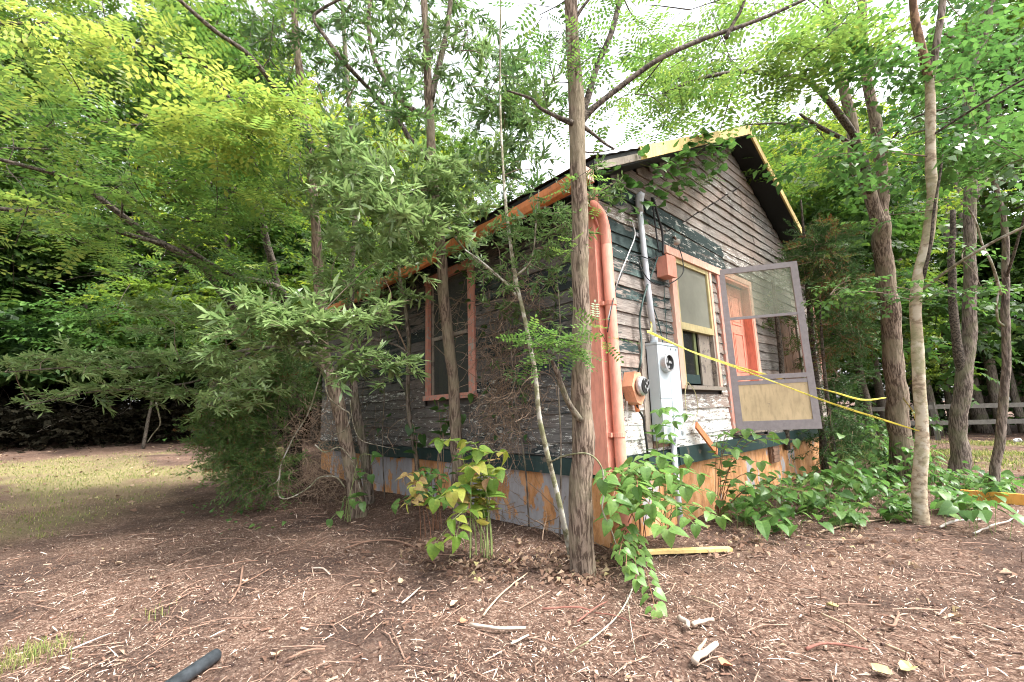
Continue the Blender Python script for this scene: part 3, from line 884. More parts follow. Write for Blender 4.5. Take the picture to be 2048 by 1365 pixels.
# ---- roof
OH, EO = .35, .40           # rake and eave overhang
roof = empty('roof'); roof.parent = house
def rz(x, dz=0): return ZE + SL * min(x, 2 * RX - x) + dz
for sgn in (0, 1):
    xe = -EO if sgn == 0 else WX + EO
    zz = ZE - SL * EO
    mb = MB(); mb.plate([(xe, -OH, zz + .02), (RX, -OH, RZ + .02), (RX, WY + OH, RZ + .02), (xe, WY + OH, zz + .02)], (0, 0, 1), .10)
    mb.build('roof_deck', BLACKW, roof)
    mb = MB(); nrow = 22
    for i in range(nrow):
        a = i / nrow; b = (i + 1.15) / nrow
        xa, xb = xe + (RX - xe) * a, xe + (RX - xe) * min(1, b); za, zb_ = zz + (RZ - zz) * a + .13, zz + (RZ - zz) * min(1, b) + .124
        sx = -.02 if sgn == 0 else .02
        mb.add([(xa + sx * (i == 0) * 1.5, -OH - .03, za + .006), (xa + sx * (i == 0) * 1.5, WY + OH + .03, za + .006), (xb, WY + OH + .03, zb_), (xb, -OH - .03, zb_)], [(0, 1, 2, 3)])
    tag(mb.build('shingles', SHINGLE, roof), kind='stuff')
def rake(name, xa, xb, w_, mat, y, dz=0, th=.025, label=None):
    mb = MB()
    za, zb_ = rz(xa) + dz, rz(xb) + dz
    mb.plate([(xa, y, za), (xb, y, zb_), (xb, y, zb_ + w_), (xa, y, za + w_)], (0, -1, 0), th)
    o = mb.build(name, mat, roof)
    if label: o['label'] = label
    return o
rake('rake_board', .35, RX - .005, .15, YEL, -OH - .005)
rake('rake_board', RX + .005, WX + EO, .15, YEL, -OH - .005)
rake('rake_board', -EO, .345, .075, OLDW, -OH - .005, -.0, label='rotten unpainted board at the low end of the rake')
# soffit between wall and rake, and the eave soffit
for xa, xb in ((-.0, RX), (RX, WX)):
    mb = MB(); mb.plate([(xa, -OH, rz(xa) + .002), (xb, -OH, rz(xb) + .002), (xb, -.03, rz(xb) + .002), (xa, -.03, rz(xa) + .002)], (0, 0, -1), .015); mb.build('soffit', BLACKW, roof)
mb = MB(); mb.plate([(-EO + .03, -OH, ZE - SL * EO - .01), (0, -OH, ZE - .02), (0, WY, ZE - .02), (-EO + .03, WY, ZE - SL * EO - .01)], (0, 0, -1), .012); mb.build('soffit', BLACKW, roof)
for i in range(13):       # rafter tails under the eave
    yy = .1 + i * .58
    mb = MB(); mb.plate([(-EO + .04, yy, ZE - SL * EO - .06), (-.0, yy, ZE - .10), (-.0, yy, ZE - .035), (-EO + .04, yy, ZE - SL * EO - .026)], (0, 1, 0), .045); mb.build('rafter_tail', BLACKW, roof)
# fascia and gutter along the eave, sagging and broken into lengths
ysp = [-.33, 1.7, 3.9, 5.6, WY + .3]
for a, b in zip(ysp, ysp[1:]):
    mb = MB(); mb.box((-EO - .01, a + .004, ZE - SL * EO - .09), (-EO + .015, b - .004, ZE - SL * EO + .02)); mb.build('fascia_board', ORNG, roof)
    gt = MB(); prof = [(-.0, .0), (-.015, -.075), (-.05, -.11), (-.10, -.105), (-.125, -.05), (-.13, .005), (-.12, .005), (-.115, -.045), (-.095, -.09), (-.055, -.095), (-.025, -.07), (-.012, .0)]
    n = 8; vs = []; fs = []
    for i in range(n + 1):
        yy = a + (b - a) * i / n; sag = -.03 * sin(pi * i / n) + rnd.uniform(-.006, .006)
        for (u, v) in prof: vs.append((-EO - .012 + u, yy, ZE - SL * EO + .0 + v + sag))
    m_ = len(prof)
    for i in range(n):
        for k in range(m_): fs.append((i * m_ + k, i * m_ + (k + 1) % m_, (i + 1) * m_ + (k + 1) % m_, (i + 1) * m_ + k))
    gt.add(vs, fs); gt.build('gutter', ORNG, roof)
part('gutter_end', (-EO - .14, -.345, ZE - SL * EO - .10), (-EO - .01, -.335, ZE - SL * EO + .01), PINKL, roof)
# downspout: from the gutter back to the corner, then down
ds = empty('downspout'); ds.parent = house
top = spline([(-EO - .06, -.16, 3.22), (-.30, -.16, 3.13), (-.12, -.13, 3.10), (-.0, -.105, 3.06), (.055, -.10, 2.93), (.06, -.10, 2.75)], 6)
mb = MB(); mb.tube(top, .05, 14); mb.build('elbow', PINK, ds, True)
mb = MB(); mb.tube([(.06, -.10, 2.78), (.06, -.10, 2.0), (.062, -.10, 1.2), (.064, -.10, .3), (.066, -.10, .06)], .052, 16); mb.build('pipe', PINK, ds, True)
for zz in (.98, 2.2):
    mb = MB(); mb.tube([(.061, -.10, zz - .02), (.061, -.10, zz + .02)], .058, 16); mb.box((-.02, -.07, zz - .02), (.14, -.034, zz + .02)); mb.build('strap', PINK, ds)

# loose orange board leaning at the meter, by the skirt
c0, c1 = on(1392, 850, 1, -.10), on(1430, 900, 1, -.16)
mb = MB(); mb.obox(c0, c1 + (c1 - c0) * .1, .10, .02, up=(.3, -1, 0)); o = mb.build('loose_board', ORNG)
tag(o, 'short orange board hanging askew below the front window beside the meter cabinet', 'board')

# ================================================================== electrical things on the gable wall
mbx = empty('meter_cabinet', (.925, -.03, .87)); tag(mbx, 'tall pale grey electric meter cabinet mounted on the gable wall', 'meter cabinet')
def mpart(name, a, b, mat, par=mbx, loc=(.925, -.03, .87)):
    m = MB(); m.box(tuple(np.array(a) - loc), tuple(np.array(b) - loc)); return m.build(name, mat, par)
mpart('cabinet_body', (.715, -.155, .88), (1.145, -.032, 1.87), METER)
mpart('cover', (.717, -.168, .90), (.925, -.156, 1.30), METER)
mpart('cover', (.717, -.171, 1.303), (.925, -.156, 1.852), METER)
mpart('cover', (.932, -.170, .885), (1.145, -.156, 1.852), METER)
mpart('rain_lip', (.708, -.176, 1.855), (1.15, -.03, 1.878), METER)
for xx in (.985, 1.09):
    mpart('screw', (xx - .008, -.178, 1.815), (xx + .008, -.171, 1.831), STEEL)
mpart('latch', (1.06, -.182, .93), (1.10, -.171, .965), STEEL)
L0 = np.array((.925, -.03, .87)); cc = np.array((.835, 0, 1.665)) - L0
m = MB(); m.tube([(cc[0], -.141, cc[2]), (cc[0], -.150, cc[2])], .098, 28); m.build('socket_ring', METER, mbx)
m = MB(); m.tube([(cc[0], -.150, cc[2]), (cc[0], -.200, cc[2]), (cc[0], -.203, cc[2])], [.098, .094, .076], 28, cap=False); m.build('meter_ring', STEEL, mbx)
m = MB(); m.tube([(cc[0], -.165, cc[2]), (cc[0], -.178, cc[2])], .075, 24); m.build('meter_face', INK, mbx)
m = MB()
for i in range(9): a = rnd.uniform(0, 6.28); r = rnd.uniform(.01, .055); m.box((cc[0] + r * cos(a) - .009, -.188, cc[2] + r * sin(a) - .014), (cc[0] + r * cos(a) + .009, -.1783, cc[2] + r * sin(a) + .010))
m.build('socket_jaws', STEEL, mbx)
# backing boards
bb = empty('backing_board', (.62, -.02, .82)); tag(bb, 'weathered wooden backing boards behind the grey meter cabinet', 'board')
m = MB(); m.box((-.01, -.022, 0), (.085, -.0, 1.10)); m.build('plank', OLDW, bb)
m = MB(); m.box((.095, -.028, -.01), (.50, -.004, 1.0)); m.build('plank', BRWN, bb)

cd = empty('conduit', (.73, -.08, 1.88)); tag(cd, 'pale grey service conduit rising from the meter cabinet to the roof vines', 'pipe')
m = MB(); m.tube([(0.08, -.01, 0), (.08, -.01, .09)], .040, 14); m.build('collar', PVC, cd, True)
m = MB(); m.tube([(0.08, -.01, .08), (.062, 0, .6), (.04, .005, 1.2), (.03, .005, 1.5)], .031, 16); m.build('pipe', PVC, cd, True)
m = MB(); m.tube([(.032, .005, 1.46), (.03, .005, 1.56), (.03, -.01, 1.64), (.03, -.05, 1.67)], [.038, .04, .05, .03], 14); m.build('weatherhead', PVC, cd, True)
m = MB(); m.box((-.03, .03, 1.18), (.12, .06, 1.22)); m.build('strap', STEEL, cd)
cdl = empty('conduit', (1.02, -.09, .85)); tag(cdl, 'short grey pipe running into the ground below the meter cabinet', 'pipe')
m = MB(); m.tube([(0, 0, .03), (.0, .0, -.4), (.01, .0, -.9)], .03, 12); m.build('pipe', PVC, cdl, True)

om = empty('round_meter', (.33, -.03, 1.40)); tag(om, 'old orange painted meter housing hanging tilted by the corner with a round glass dial', 'meter')
m = MB()
hexp = [(-.085, .02), (-.02, .16), (.075, .15), (.12, .03), (.115, -.09), (.06, -.16), (-.02, -.13)]
m.plate([(a, 0, b) for a, b in hexp], (0, -1, 0), .12); o = m.build('housing', simple('orange_enamel', (.60, .30, .18), .45, .15, 9, dirt=(.4, .2, .12)), om)
m = MB(); m.tube([(.045, -.12, .02), (.05, -.15, .02), (.052, -.17, .02)], [.095, .093, .085], 24); m.build('rim', STEEL, om, True)
m = MB(); m.tube([(.052, -.1705, .02), (.053, -.178, .02)], .074, 20); m.build('dial', INK, om)
m = MB()
for i in range(14): a = rnd.uniform(0, 6.28); r = rnd.uniform(.01, .06); m.obox((.053 + r * cos(a), -.182, .02 + r * sin(a)), (.053 + r * cos(a) + rnd.uniform(-.02, .02), -.184, .02 + r * sin(a) + .02), .008, .004, up=(0, 1, .01))
m.build('dial_works', STEEL, om)
m = MB(); m.tube([(.07, -.05, -.14), (.085, -.05, -.22)], .022, 10); m.build('conduit_hub', ORNG, om, True)

jb_ = empty('junction_box', (1.19, -.03, 2.80)); tag(jb_, 'small salmon painted junction box above the left corner of the window', 'junction box')
m = MB(); m.box((-.095, -.125, -.13), (.095, -.0, .10)); m.build('box_body', PINK, jb_)
m = MB(); m.box((-.102, -.137, -.135), (.102, -.126, .108)); m.build('lid', PINK, jb_)

def cable(label, pix, r, mat, yoff=-.06, name='cable', cat='cable', world_pts=None):
    P_ = [on(a, b, 1, yoff if len(q) == 0 else q[0]) for a, b, *q in pix] if world_pts is None else world_pts
    m = MB(); pts = spline(P_, 7); m.tube(pts, r, 6)
    o = m.build(name, mat, None, True, origin=pts[0]); tag(o, label, cat); return o
cable('thick black cable hanging from the roof vines to the pink box, nearer the conduit', [(1303, 395, -.12), (1308, 430, -.1), (1313, 470, -.08), (1318, 505, -.08)], .009, BLK)
cable('twisted black service cable hanging from the roof vines to the pink box', [(1306, 395, -.14), (1318, 440, -.12), (1325, 470, -.1), (1326, 510, -.1)], .013, BLK)
cable('black loop of wire drooping from the junction box past the window trim', [(1276, 515, -.05), (1284, 540, -.1), (1300, 562, -.12), (1325, 572, -.14), (1350, 562, -.14), (1366, 545, -.12), (1364, 515, -.09), (1353, 480, -.06)], .006, BLK)
cable('dark wire running from the conduit over to the junction box', [(1262, 512, -.1), (1280, 512, -.12), (1300, 518, -.12), (1318, 512, -.1)], .006, BLK)
cable('dark green cable falling behind the conduit to the meter cabinet', [(1315, 515, -.09), (1305, 545, -.08), (1292, 580, -.1), (1284, 610, -.12), (1279, 640, -.09), (1283, 690, -.13), (1281, 725, -.2), (1274, 752, -.1)], .010, GRNCABLE)
cable('thin green wire slanting to the top of the meter cabinet', [(1292, 575, -.06), (1305, 610, -.05), (1318, 650, -.05), (1326, 688, -.06)], .006, GRNCABLE)
cable('thin dark wire hanging below the junction box', [(1328, 565, -.05), (1329, 600, -.045), (1332, 640, -.045), (1334, 686, -.06)], .0045, GRNCABLE)
cable('white and black wire slanting from the conduit strap down to the downspout', [(1262, 440, -.05), (1270, 470, -.07), (1256, 510, -.08), (1240, 550, -.08), (1228, 590, -.1), (1216, 640, -.17)], .0065, WIREW)
cable('black strand wound along the slanting wire near the downspout', [(1264, 512, -.09), (1244, 548, -.1), (1232, 580, -.12), (1222, 620, -.18), (1215, 665, -.17)], .0055, BLK)
cable('thin loose wire hanging under the orange meter housing', [(1254, 803, -.08), (1254, 830, -.05), (1258, 860, -.05), (1265, 885, -.05), (1278, 915, -.05)], .0035, WIREW)
cable('bundle of frayed cable between the orange housing and the cabinet', [(1272, 803, -.1), (1277, 820, -.09), (1287, 838, -.08), (1289, 860, -.07), (1294, 895, -.07), (1300, 960, -.05)], .011, BLK)
ins = empty('wire_anchor', tuple(on(1345, 475, 1, -.03))); tag(ins, 'rusty wire anchor bracket fixed above the window', 'bracket')
m = MB(); m.tube([(0, 0, 0), (-.03, -.05, -.03), (-.10, -.09, -.12)], .012, 8); m.build('rod', simple('rust', (.12, .06, .04), .8, .4, 30), ins, True)
m = MB(); m.tube([(-.10, -.07, -.12), (-.10, -.13, -.12)], [.03, .03], 10); m.build('insulator', simple('porcelain', (.35, .33, .3), .4), ins, True)

# ================================================================== caution tape
PALE = at(1840, 862, 4.35)
def tape(label, pts, w_=.03, seed=1, text=True):
    r0 = random.Random(seed)
    c = spline(pts, 9); n = len(c)
    t = np.gradient(c, axis=0); t /= np.linalg.norm(t, axis=1)[:, None]
    L = np.concatenate([[0], np.cumsum(np.linalg.norm(np.diff(c, axis=0), axis=1))])
    ph = np.cumsum([r0.uniform(-.16, .16) for _ in range(n)])
    side = np.cross(t, [0, 0, 1.0]); side /= np.linalg.norm(side, axis=1)[:, None]; up = np.cross(side, t)
    ax = up * np.cos(ph)[:, None] * .85 + side * np.sin(ph)[:, None]
    wd = w_ * (.55 + .45 * np.abs(np.sin(L * 2.1 + seed)))
    nrm = np.cross(t, ax)
    root = empty('caution_tape', tuple(c[0])); tag(root, label, 'caution tape', 'yellow caution tape')
    m = MB(); vs = []; fs = []
    for i in range(n):
        for s in (-.5, 0, .5): vs.append(c[i] + ax[i] * wd[i] * s + nrm[i] * (.004 if s == 0 else 0) - c[0])
    for i in range(n - 1):
        for k in (0, 1): fs.append((i * 3 + k, i * 3 + k + 1, i * 3 + k + 4, i * 3 + k + 3))
    m.add(vs, fs); m.build('strip', TAPE, root, True)
    if text:
        me = text_mesh('CAUTION', 1.0); tv = np.array([v.co[:] for v in me.vertices]); tf = [tuple(p.vertices) for p in me.polygons]
        tw = tv[:, 0].max(); th = tv[:, 1].max(); bpy.data.meshes.remove(me)
        m = MB(); s0 = .05
        while s0 < L[-1] - .3:
            u = s0 + tv[:, 0] / tw * .2; v = (tv[:, 1] / th - .5) * .62
            for off in (-.0022, .0022):
                pts_ = []
                for a, b in zip(u, v):
                    k = min(n - 2, int(np.searchsorted(L, a) - 1)); k = max(0, k); f = (a - L[k]) / (L[k + 1] - L[k])
                    q = c[k] * (1 - f) + c[k + 1] * f; A = ax[k] * (1 - f) + ax[k + 1] * f; W = wd[k] * (1 - f) + wd[k + 1] * f; NN = nrm[k] * (1 - f) + nrm[k + 1] * f
                    pts_.append(q + A * W * b + NN * (off + .004 * (1 - 2 * abs(b))) - c[0])
                m.add(pts_, tf)
            s0 += .29
        m.build('lettering', INK, root)
    return root
cdp = on(1297, 662, 1, -.12)
tape('lower strand of yellow caution tape from the conduit to the pale trunk', [cdp, on(1380, 702, 1, -.35), at(1462, 732, 4.75), at(1550, 765, 4.55), at(1660, 806, 4.45), at(1760, 838, 4.38), PALE + np.array([-.06, 0, 0])], .023, 3)
tape('upper strand of yellow caution tape passing behind the screen door to the forked tree', [on(1297, 664, 1, -.11), on(1375, 700, 1, -.2), on(1450, 726, 1, -.14), on(1525, 748, 1, -.25), at(1596, 768, 5.9), at(1665, 784, 6.1), at(1725, 800, 6.3), at(1772, 796, 6.5)], .030, 5)
tape('short piece of yellow caution tape between the forked tree and the pale trunk', [at(1806, 797, 6.4), at(1822, 818, 5.5), at(1833, 842, 4.6)], .04, 8)
tape('knot of yellow tape tied round the conduit with its end sticking up', [on(1294, 664, 1, -.13), on(1302, 662, 1, -.15), on(1303, 650, 1, -.14), on(1301, 643, 1, -.13)], .04, 9, False)

# ================================================================== rail fence
fence = empty('rail_fence', (15.7, -.7, gz1(15.7, -.7))); tag(fence, 'weathered grey post and rail fence beyond the trees on the right', 'fence')
FO = np.array(fence.location)
A = at(1862, 800, 13.6); B = at(2090, 810, 12.6); dv = (B - A); dv[2] = 0; dv /= np.linalg.norm(dv)
for s in (-4.8, -2.4, 0, 2.4, 4.8, 7.2):
    p = A + dv * s; zg = gz1(p[0], p[1]); m = MB()
    m.box((p[0] - .06, p[1] - .06, zg - .1), (p[0] + .06, p[1] + .06, zg + 1.15)); o = m.build('post', FENCEM, fence); o.location = -Vector(FO)
    for h in (.52, 1.0):
        q = p + dv * 2.4; zq = gz1(q[0], q[1])
        m = MB(); m.obox((p[0] + rnd.uniform(-.0, .03), p[1] - .09, zg + h + rnd.uniform(-.02, .02)), (q[0], q[1] - .09, zq + h + rnd.uniform(-.02, .02)), .05, .13); o = m.build('rail', FENCEM, fence); o.location = -Vector(FO)

# ================================================================== VEGETATION
T_LOC = [t_compound(5, .26), t_compound(6, .30), t_compound(4, .22)]
T_LOCF = [t_compound(4, .24, .075, .04), t_compound(4, .28, .08, .042)]
T_OAK = [t_whorl(8), t_whorl(9), t_whorl(7, .10)]
T_BRD = [t_single(.075, .045, 5), t_single(.08, .05, 4)]
T_FAR = [t_single(.13, .085, 7), t_single(.15, .09, 6)]
T_JUN = [t_juniper(16), t_juniper(18), t_juniper(14)]
T_HEART = [heart(.1, .085, .2), heart(.1, .08, .45), heart(.1, .095, .3)]

def px_pts(spec, z0=None):
    out = []; z = z0
    for s in spec:
        if len(s) > 2: z = s[2]
        out.append(at(s[0], s[1], z))
    return np.array(out)

class Tree:
    def __init__(s, name, label, cat='tree', group=None, base=None):
        s.base = np.array(base, float); s.root = empty(name, tuple(base)); tag(s.root, label, cat, group); s.lines = []; s.tw = []; s.cr = {}; s.nodes = []
    def limb(s, name, pts, radii, mat, n=10, per=6, knob=.06, ridges=0):
        c = spline(pts, per); r = np.interp(np.linspace(0, 1, len(c)), np.linspace(0, 1, len(radii)), radii)
        nz = vn(c, 6, 21) - .5; c = c + np.stack([vn(c, 3.1, 22) - .5, vn(c, 3.1, 23) - .5, np.zeros(len(c))], 1) * r[:, None] * .5
        r = r * (1 + nz * knob * 3)
        rf = None
        if ridges:
            seed = rnd.random() * 50
            def rf(a, L, t, seed=seed):
                q = np.stack([np.cos(a) * ridges * .16 + seed, np.sin(a) * ridges * .16, np.full(len(a), L * 5.0)], 1)
                w = vn(q, 2.2, 31); return 1 + .10 * (np.abs(w - .5) * 2) - .05 + (.12 * max(0, .18 - L) / .18) * (1 + .5 * np.sin(a * 3 + seed))
        m = MB(); m.tube(c - s.base, r, n, rfun=rf); o = m.build(name, mat, s.root, True)
        s.lines.append(c); return c
    def anchor(s, c):
        best = None
        for l in s.lines:
            d = np.linalg.norm(l - c, axis=1); i = int(d.argmin())
            if best is None or d[i] < best[0]: best = (d[i], l[i])
        return best[1]
    def clump(s, c, rad, n, kind, K=5, L=.45, sc=1.0, flat=.5, droop=.25, tint=(.5, .18), link=True, upj=.35, thr=.32, vscale=1.3, splay=.8):
        c = np.array(c, float); rad = np.array(rad, float)
        if link and s.lines:
            a = s.anchor(c); d = np.linalg.norm(c - a)
            for nd in s.nodes:
                dn = np.linalg.norm(c - nd)
                if .15 < dn < d * .8 : a, d = nd, dn
            s.nodes.append(c)
            if d > .12: s.tw.append((spline([a, a + (c - a) * .5 + np.array([rnd.uniform(-.1, .1), rnd.uniform(-.1, .1), rnd.uniform(-.02, .12)]) * min(1, d), c], 4), min(.011, .004 + .004 * d), .003))
        u = rng.normal(0, 1, (n, 3)); u /= np.linalg.norm(u, axis=1)[:, None]; u *= rng.random(n)[:, None] ** .4
        st = c + u * rad
        d = u * .55 + rng.normal(0, .55, (n, 3)); d[:, 2] *= flat; d /= np.linalg.norm(d, axis=1)[:, None]
        ll = L * rng.uniform(.5, 1.25, n)
        t = (np.arange(K) + .6) / K
        pos = st[:, None] + d[:, None] * (ll[:, None] * t)[..., None]
        pos[..., 2] -= (droop * ll[:, None] * t ** 2)
        side = np.cross(d, [0, 0, 1.0]); sg = np.where(np.arange(K) % 2, 1, -1)
        fwd = d[:, None] * .7 + side[:, None] * sg[None, :, None] * splay + rng.normal(0, .25, (n, K, 3)); fwd[..., 2] = fwd[..., 2] * flat - droop * .4
        fwd[:, -1] = d + rng.normal(0, .15, (n, 3))
        up = np.array([0, 0, 1.0]) + rng.normal(0, upj, (n, K, 3))
        for i in range(n):
            if vscale: s.tw.append((np.array([st[i], pos[i, K // 2], pos[i, -1]]), .0028, .0015))
        pos = pos.reshape(-1, 3); fwd = fwd.reshape(-1, 3); up = up.reshape(-1, 3)
        keep = vn(pos, vscale, 41) * .6 + vn(pos, vscale * 3, 42) * .4 > thr
        pos, fwd, up = pos[keep], fwd[keep], up[keep]
        tn = tint[0] + (vn(pos, .9, 43) - .5) * tint[1] * 2.4 + rng.normal(0, tint[1] * .5, len(pos))
        s.cr.setdefault(kind, []).append((pos, fwd, up, sc * rng.uniform(.75, 1.2, len(pos)), tn))
    def finish(s, mats, tmpl, twigmat=TWIG, name='crown', per_leaf=.1, twname='twigs'):
        for kind, L in s.cr.items():
            pos, fwd, up, sc, tn = [np.concatenate([l[i] for l in L]) for i in range(5)]
            V, Q, T = scatter(tmpl[kind], pos - s.base, frames(fwd, up), sc, tn, per_leaf)
            o = mesh_quads(name, V, Q, T, mats[kind], s.root); s.nq = len(Q)
        if s.tw:
            m = MB()
            for p, r0, r1 in s.tw: m.tube(np.array(p) - s.base, np.linspace(r0, r1, len(p)), 3 if r0 < .004 else 5, cap=False)
            tag(m.build(twname, twigmat, s.root), None, None, None, 'stuff')

TM = {'loc': T_LOC, 'locf': T_LOCF, 'oak': T_OAK, 'brd': T_BRD, 'far': T_FAR, 'jun': T_JUN, 'heart': T_HEART}
MM = {'loc': LM['locust'], 'locf': LM['locust2'], 'oak': LM['oak'], 'brd': LM['broad'], 'far': LM['far'], 'jun': LM['cedar'], 'heart': LM['broad']}

def clumps(t, x0, x1, y0, y1, step, zr, rpx, n, kind, holes=(), drop=0.0, inside=None, **kw):
    y = y0
    while y <= y1:
        x = x0
        while x <= x1:
            a = x + rnd.uniform(-.45, .45) * step; b = y + rnd.uniform(-.45, .45) * step; x += step
            if any((a - h[0]) ** 2 + (b - h[1]) ** 2 < h[2] ** 2 for h in holes): continue
            if inside and not inside(a, b): continue
            if rnd.random() < drop: continue
            z = rnd.uniform(*zr); r = rpx / F * z
            t.clump(at(a, b, z), (r, r, r * .55), n, kind, **kw)
        y += step

# ---- the locust by the corner
b = on(1162, 1150, 2, 0.0); b[2] = gz1(b[0], b[1]) - .04
t1 = Tree('locust_tree', 'large straight locust tree with furrowed bark standing before the salmon corner of the house', 'tree', None, b)
Zt = 3.27
t1.limb('trunk', np.vstack([[b - np.array([0, 0, .05])], px_pts([(1161, 1120, Zt), (1163, 1000), (1166, 850), (1163, 750), (1162, 640), (1160, 450), (1154, 300), (1150, 180), (1145, 90), (1135, -100), (1120, -420)])]),
        [.100, .094, .086, .080, .073, .068, .061, .059, .055, .050, .045, .036], BARK, 40, 12, ridges=9)
t1.limb('limb', px_pts([(1152, 262, 3.27), (1178, 225), (1240, 175), (1320, 118), (1400, 80, 3.35), (1475, 55, 3.45), (1560, 22, 3.55), (1660, -25, 3.6)]), [.030, .022, .020, .019, .018, .016, .014, .011], BARKD, 12)
t1.limb('limb', px_pts([(1152, 250, 3.27), (1172, 205), (1195, 130), (1225, 60), (1245, -30, 3.35), (1255, -120)]), [.030, .024, .022, .021, .020, .018], BARKD, 12)
t1.limb('limb', px_pts([(1452, 76, 3.4), (1465, 50), (1482, 20), (1496, -20)]), [.017, .013, .012, .01], BARKD, 8)
t1.limb('limb', px_pts([(1145, 248, 3.22), (1110, 232), (1080, 216), (1060, 197), (1015, 182)]), [.022, .014, .012, .011, .007], BARKD, 8)
t1.limb('limb', px_pts([(1160, 250, 3.25), (1185, 268), (1210, 288), (1229, 299)]), [.018, .011, .009, .007], BARKD, 8)
t1.limb('limb', px_pts([(1160, 303, 3.25), (1190, 306), (1229, 299)]), [.006, .004, .003], BARKD, 6)
t1.limb('limb', px_pts([(1148, 40, 3.25), (1165, 15), (1185, -10)]), [.016, .011, .01], BARKD, 8)
for (px, py, z, r, n) in [(1160, 60, 3.3, 55, 9), (1300, 60, 3.6, 60, 5), (1210, 110, 3.5, 50, 4), (1110, 165, 3.2, 50, 6), (1270, 190, 3.8, 55, 5), (1330, 215, 3.9, 60, 8), (1420, 110, 3.8, 60, 8), (1180, 330, 3.3, 35, 3),
                          (1080, 30, 3.4, 50, 4), (1480, 60, 4, 80, 14), (1380, 20, 3.8, 50, 6), (1230, 20, 3.4, 30, 4), (1100, 110, 3.1, 35, 3), (1290, 10, 4, 50, 4)]:
    rr = r / F * z
    t1.clump(at(px, py, z), (rr, rr, rr * .7), n, 'loc', K=4, L=.3, sc=.72, tint=(.42, .15), droop=.5, thr=.2)
# small leafy shoot off the trunk at window height
t1.limb('limb', px_pts([(1160, 840, 3.2), (1135, 800, 3.1), (1112, 740, 3.0), (1098, 710, 2.95)]), [.026, .020, .017, .006], BARK2, 8)
for (px, py, r, n) in [(1090, 695, 40, 8), (1120, 680, 30, 6), (1185, 660, 22, 4), (1150, 690, 20, 3), (1065, 680, 22, 3)]:
    rr = r / F * 2.95
    t1.clump(at(px, py, 2.95), (rr, rr, rr * .5), n, 'loc', K=4, L=.12, sc=.62, tint=(.36, .1), droop=.3, thr=.0)
t1.clump(at(1160, 500, 3.1), (.05, .05, .15), 3, 'loc', K=3, L=.12, sc=.4, tint=(.5, .1), thr=0)
t1.finish(MM, TM, BARKD)

# ---- oak in front of the side window
b = on(920, 1045, 2, 0.0); b[2] = gz1(b[0], b[1]) - .04
t2 = Tree('willow_oak_tree', 'slim narrow leaved oak whose trunk stands before the side window', 'tree', None, b)
t2.limb('trunk', np.vstack([[b], px_pts([(918, 1000, 5.05), (913, 900), (905, 750), (888, 600), (880, 480), (872, 400), (862, 300), (857, 180), (851, 60), (846, -80)])]),
        [.085, .076, .070, .066, .064, .060, .057, .054, .048, .040, .032], BARK, 22, 9, ridges=6)
t2.limb('limb', px_pts([(861, 238, 5.05), (815, 212), (778, 172), (747, 110, 4.9), (738, 40), (744, -40)]), [.034, .027, .025, .023, .021, .018], BARK2, 10)
t2.limb('limb', px_pts([(866, 330, 5.05), (822, 280, 4.95), (800, 245), (746, 187), (691, 128, 4.6), (655, 80), (628, 38), (645, 18), (690, -6)]), [.03, .026, .026, .024, .022, .02, .018, .014, .012], BARKD, 10)
t2.limb('limb', px_pts([(862, 200, 5.05), (880, 120, 5.1), (897, 40), (905, -60)]), [.038, .034, .030, .026], BARK2, 10)
t2.limb('limb', px_pts([(872, 420, 5.0), (930, 500, 4.8), (985, 545, 4.5), (1035, 580, 4.1)]), [.02, .014, .012, .008], BARKW, 8)
t2.limb('limb', px_pts([(868, 360, 5.05), (810, 390, 4.7), (740, 400, 4.4), (680, 420, 4.3)]), [.02, .014, .012, .006], BARKD, 8)
kw = dict(K=4, L=.34, sc=1.3, flat=.7, droop=.15, tint=(.5, .22), upj=.6, thr=.42)
clumps(t2, 590, 1090, -60, 480, 62, (4.5, 6.2), 52, 8, 'oak', holes=[(1080, 30, 60), (1010, -20, 60), (1090, 330, 50), (980, 20, 35)], inside=lambda a, b: a < 1180 - abs(b - 230) * .45, drop=.08, **kw)
for (px, py, z, r, n) in [(700, 320, 4.2, 60, 22), (760, 380, 4.1, 70, 30), (830, 330, 4.3, 60, 20), (690, 380, 4.2, 55, 18), (800, 450, 4.1, 60, 26), (870, 440, 4.3, 50, 16), (740, 440, 4.2, 50, 16), (900, 380, 4.6, 50, 14), (850, 500, 4.4, 38, 10), (640, 300, 4.4, 50, 14), (950, 440, 4.5, 45, 10), (940, 330, 4.8, 60, 12), (1010, 260, 4.8, 60, 12), (1050, 210, 4.6, 50, 9), (1000, 150, 4.8, 60, 10)]:
    rr = r / F * z
    t2.clump(at(px, py, z), (rr, rr, rr * .6), int(n * .55), 'oak', K=4, L=.28, sc=1.5, flat=.6, droop=.1, tint=(.78, .16), upj=.5, thr=.2)
t2.finish(MM, TM, TWIG)

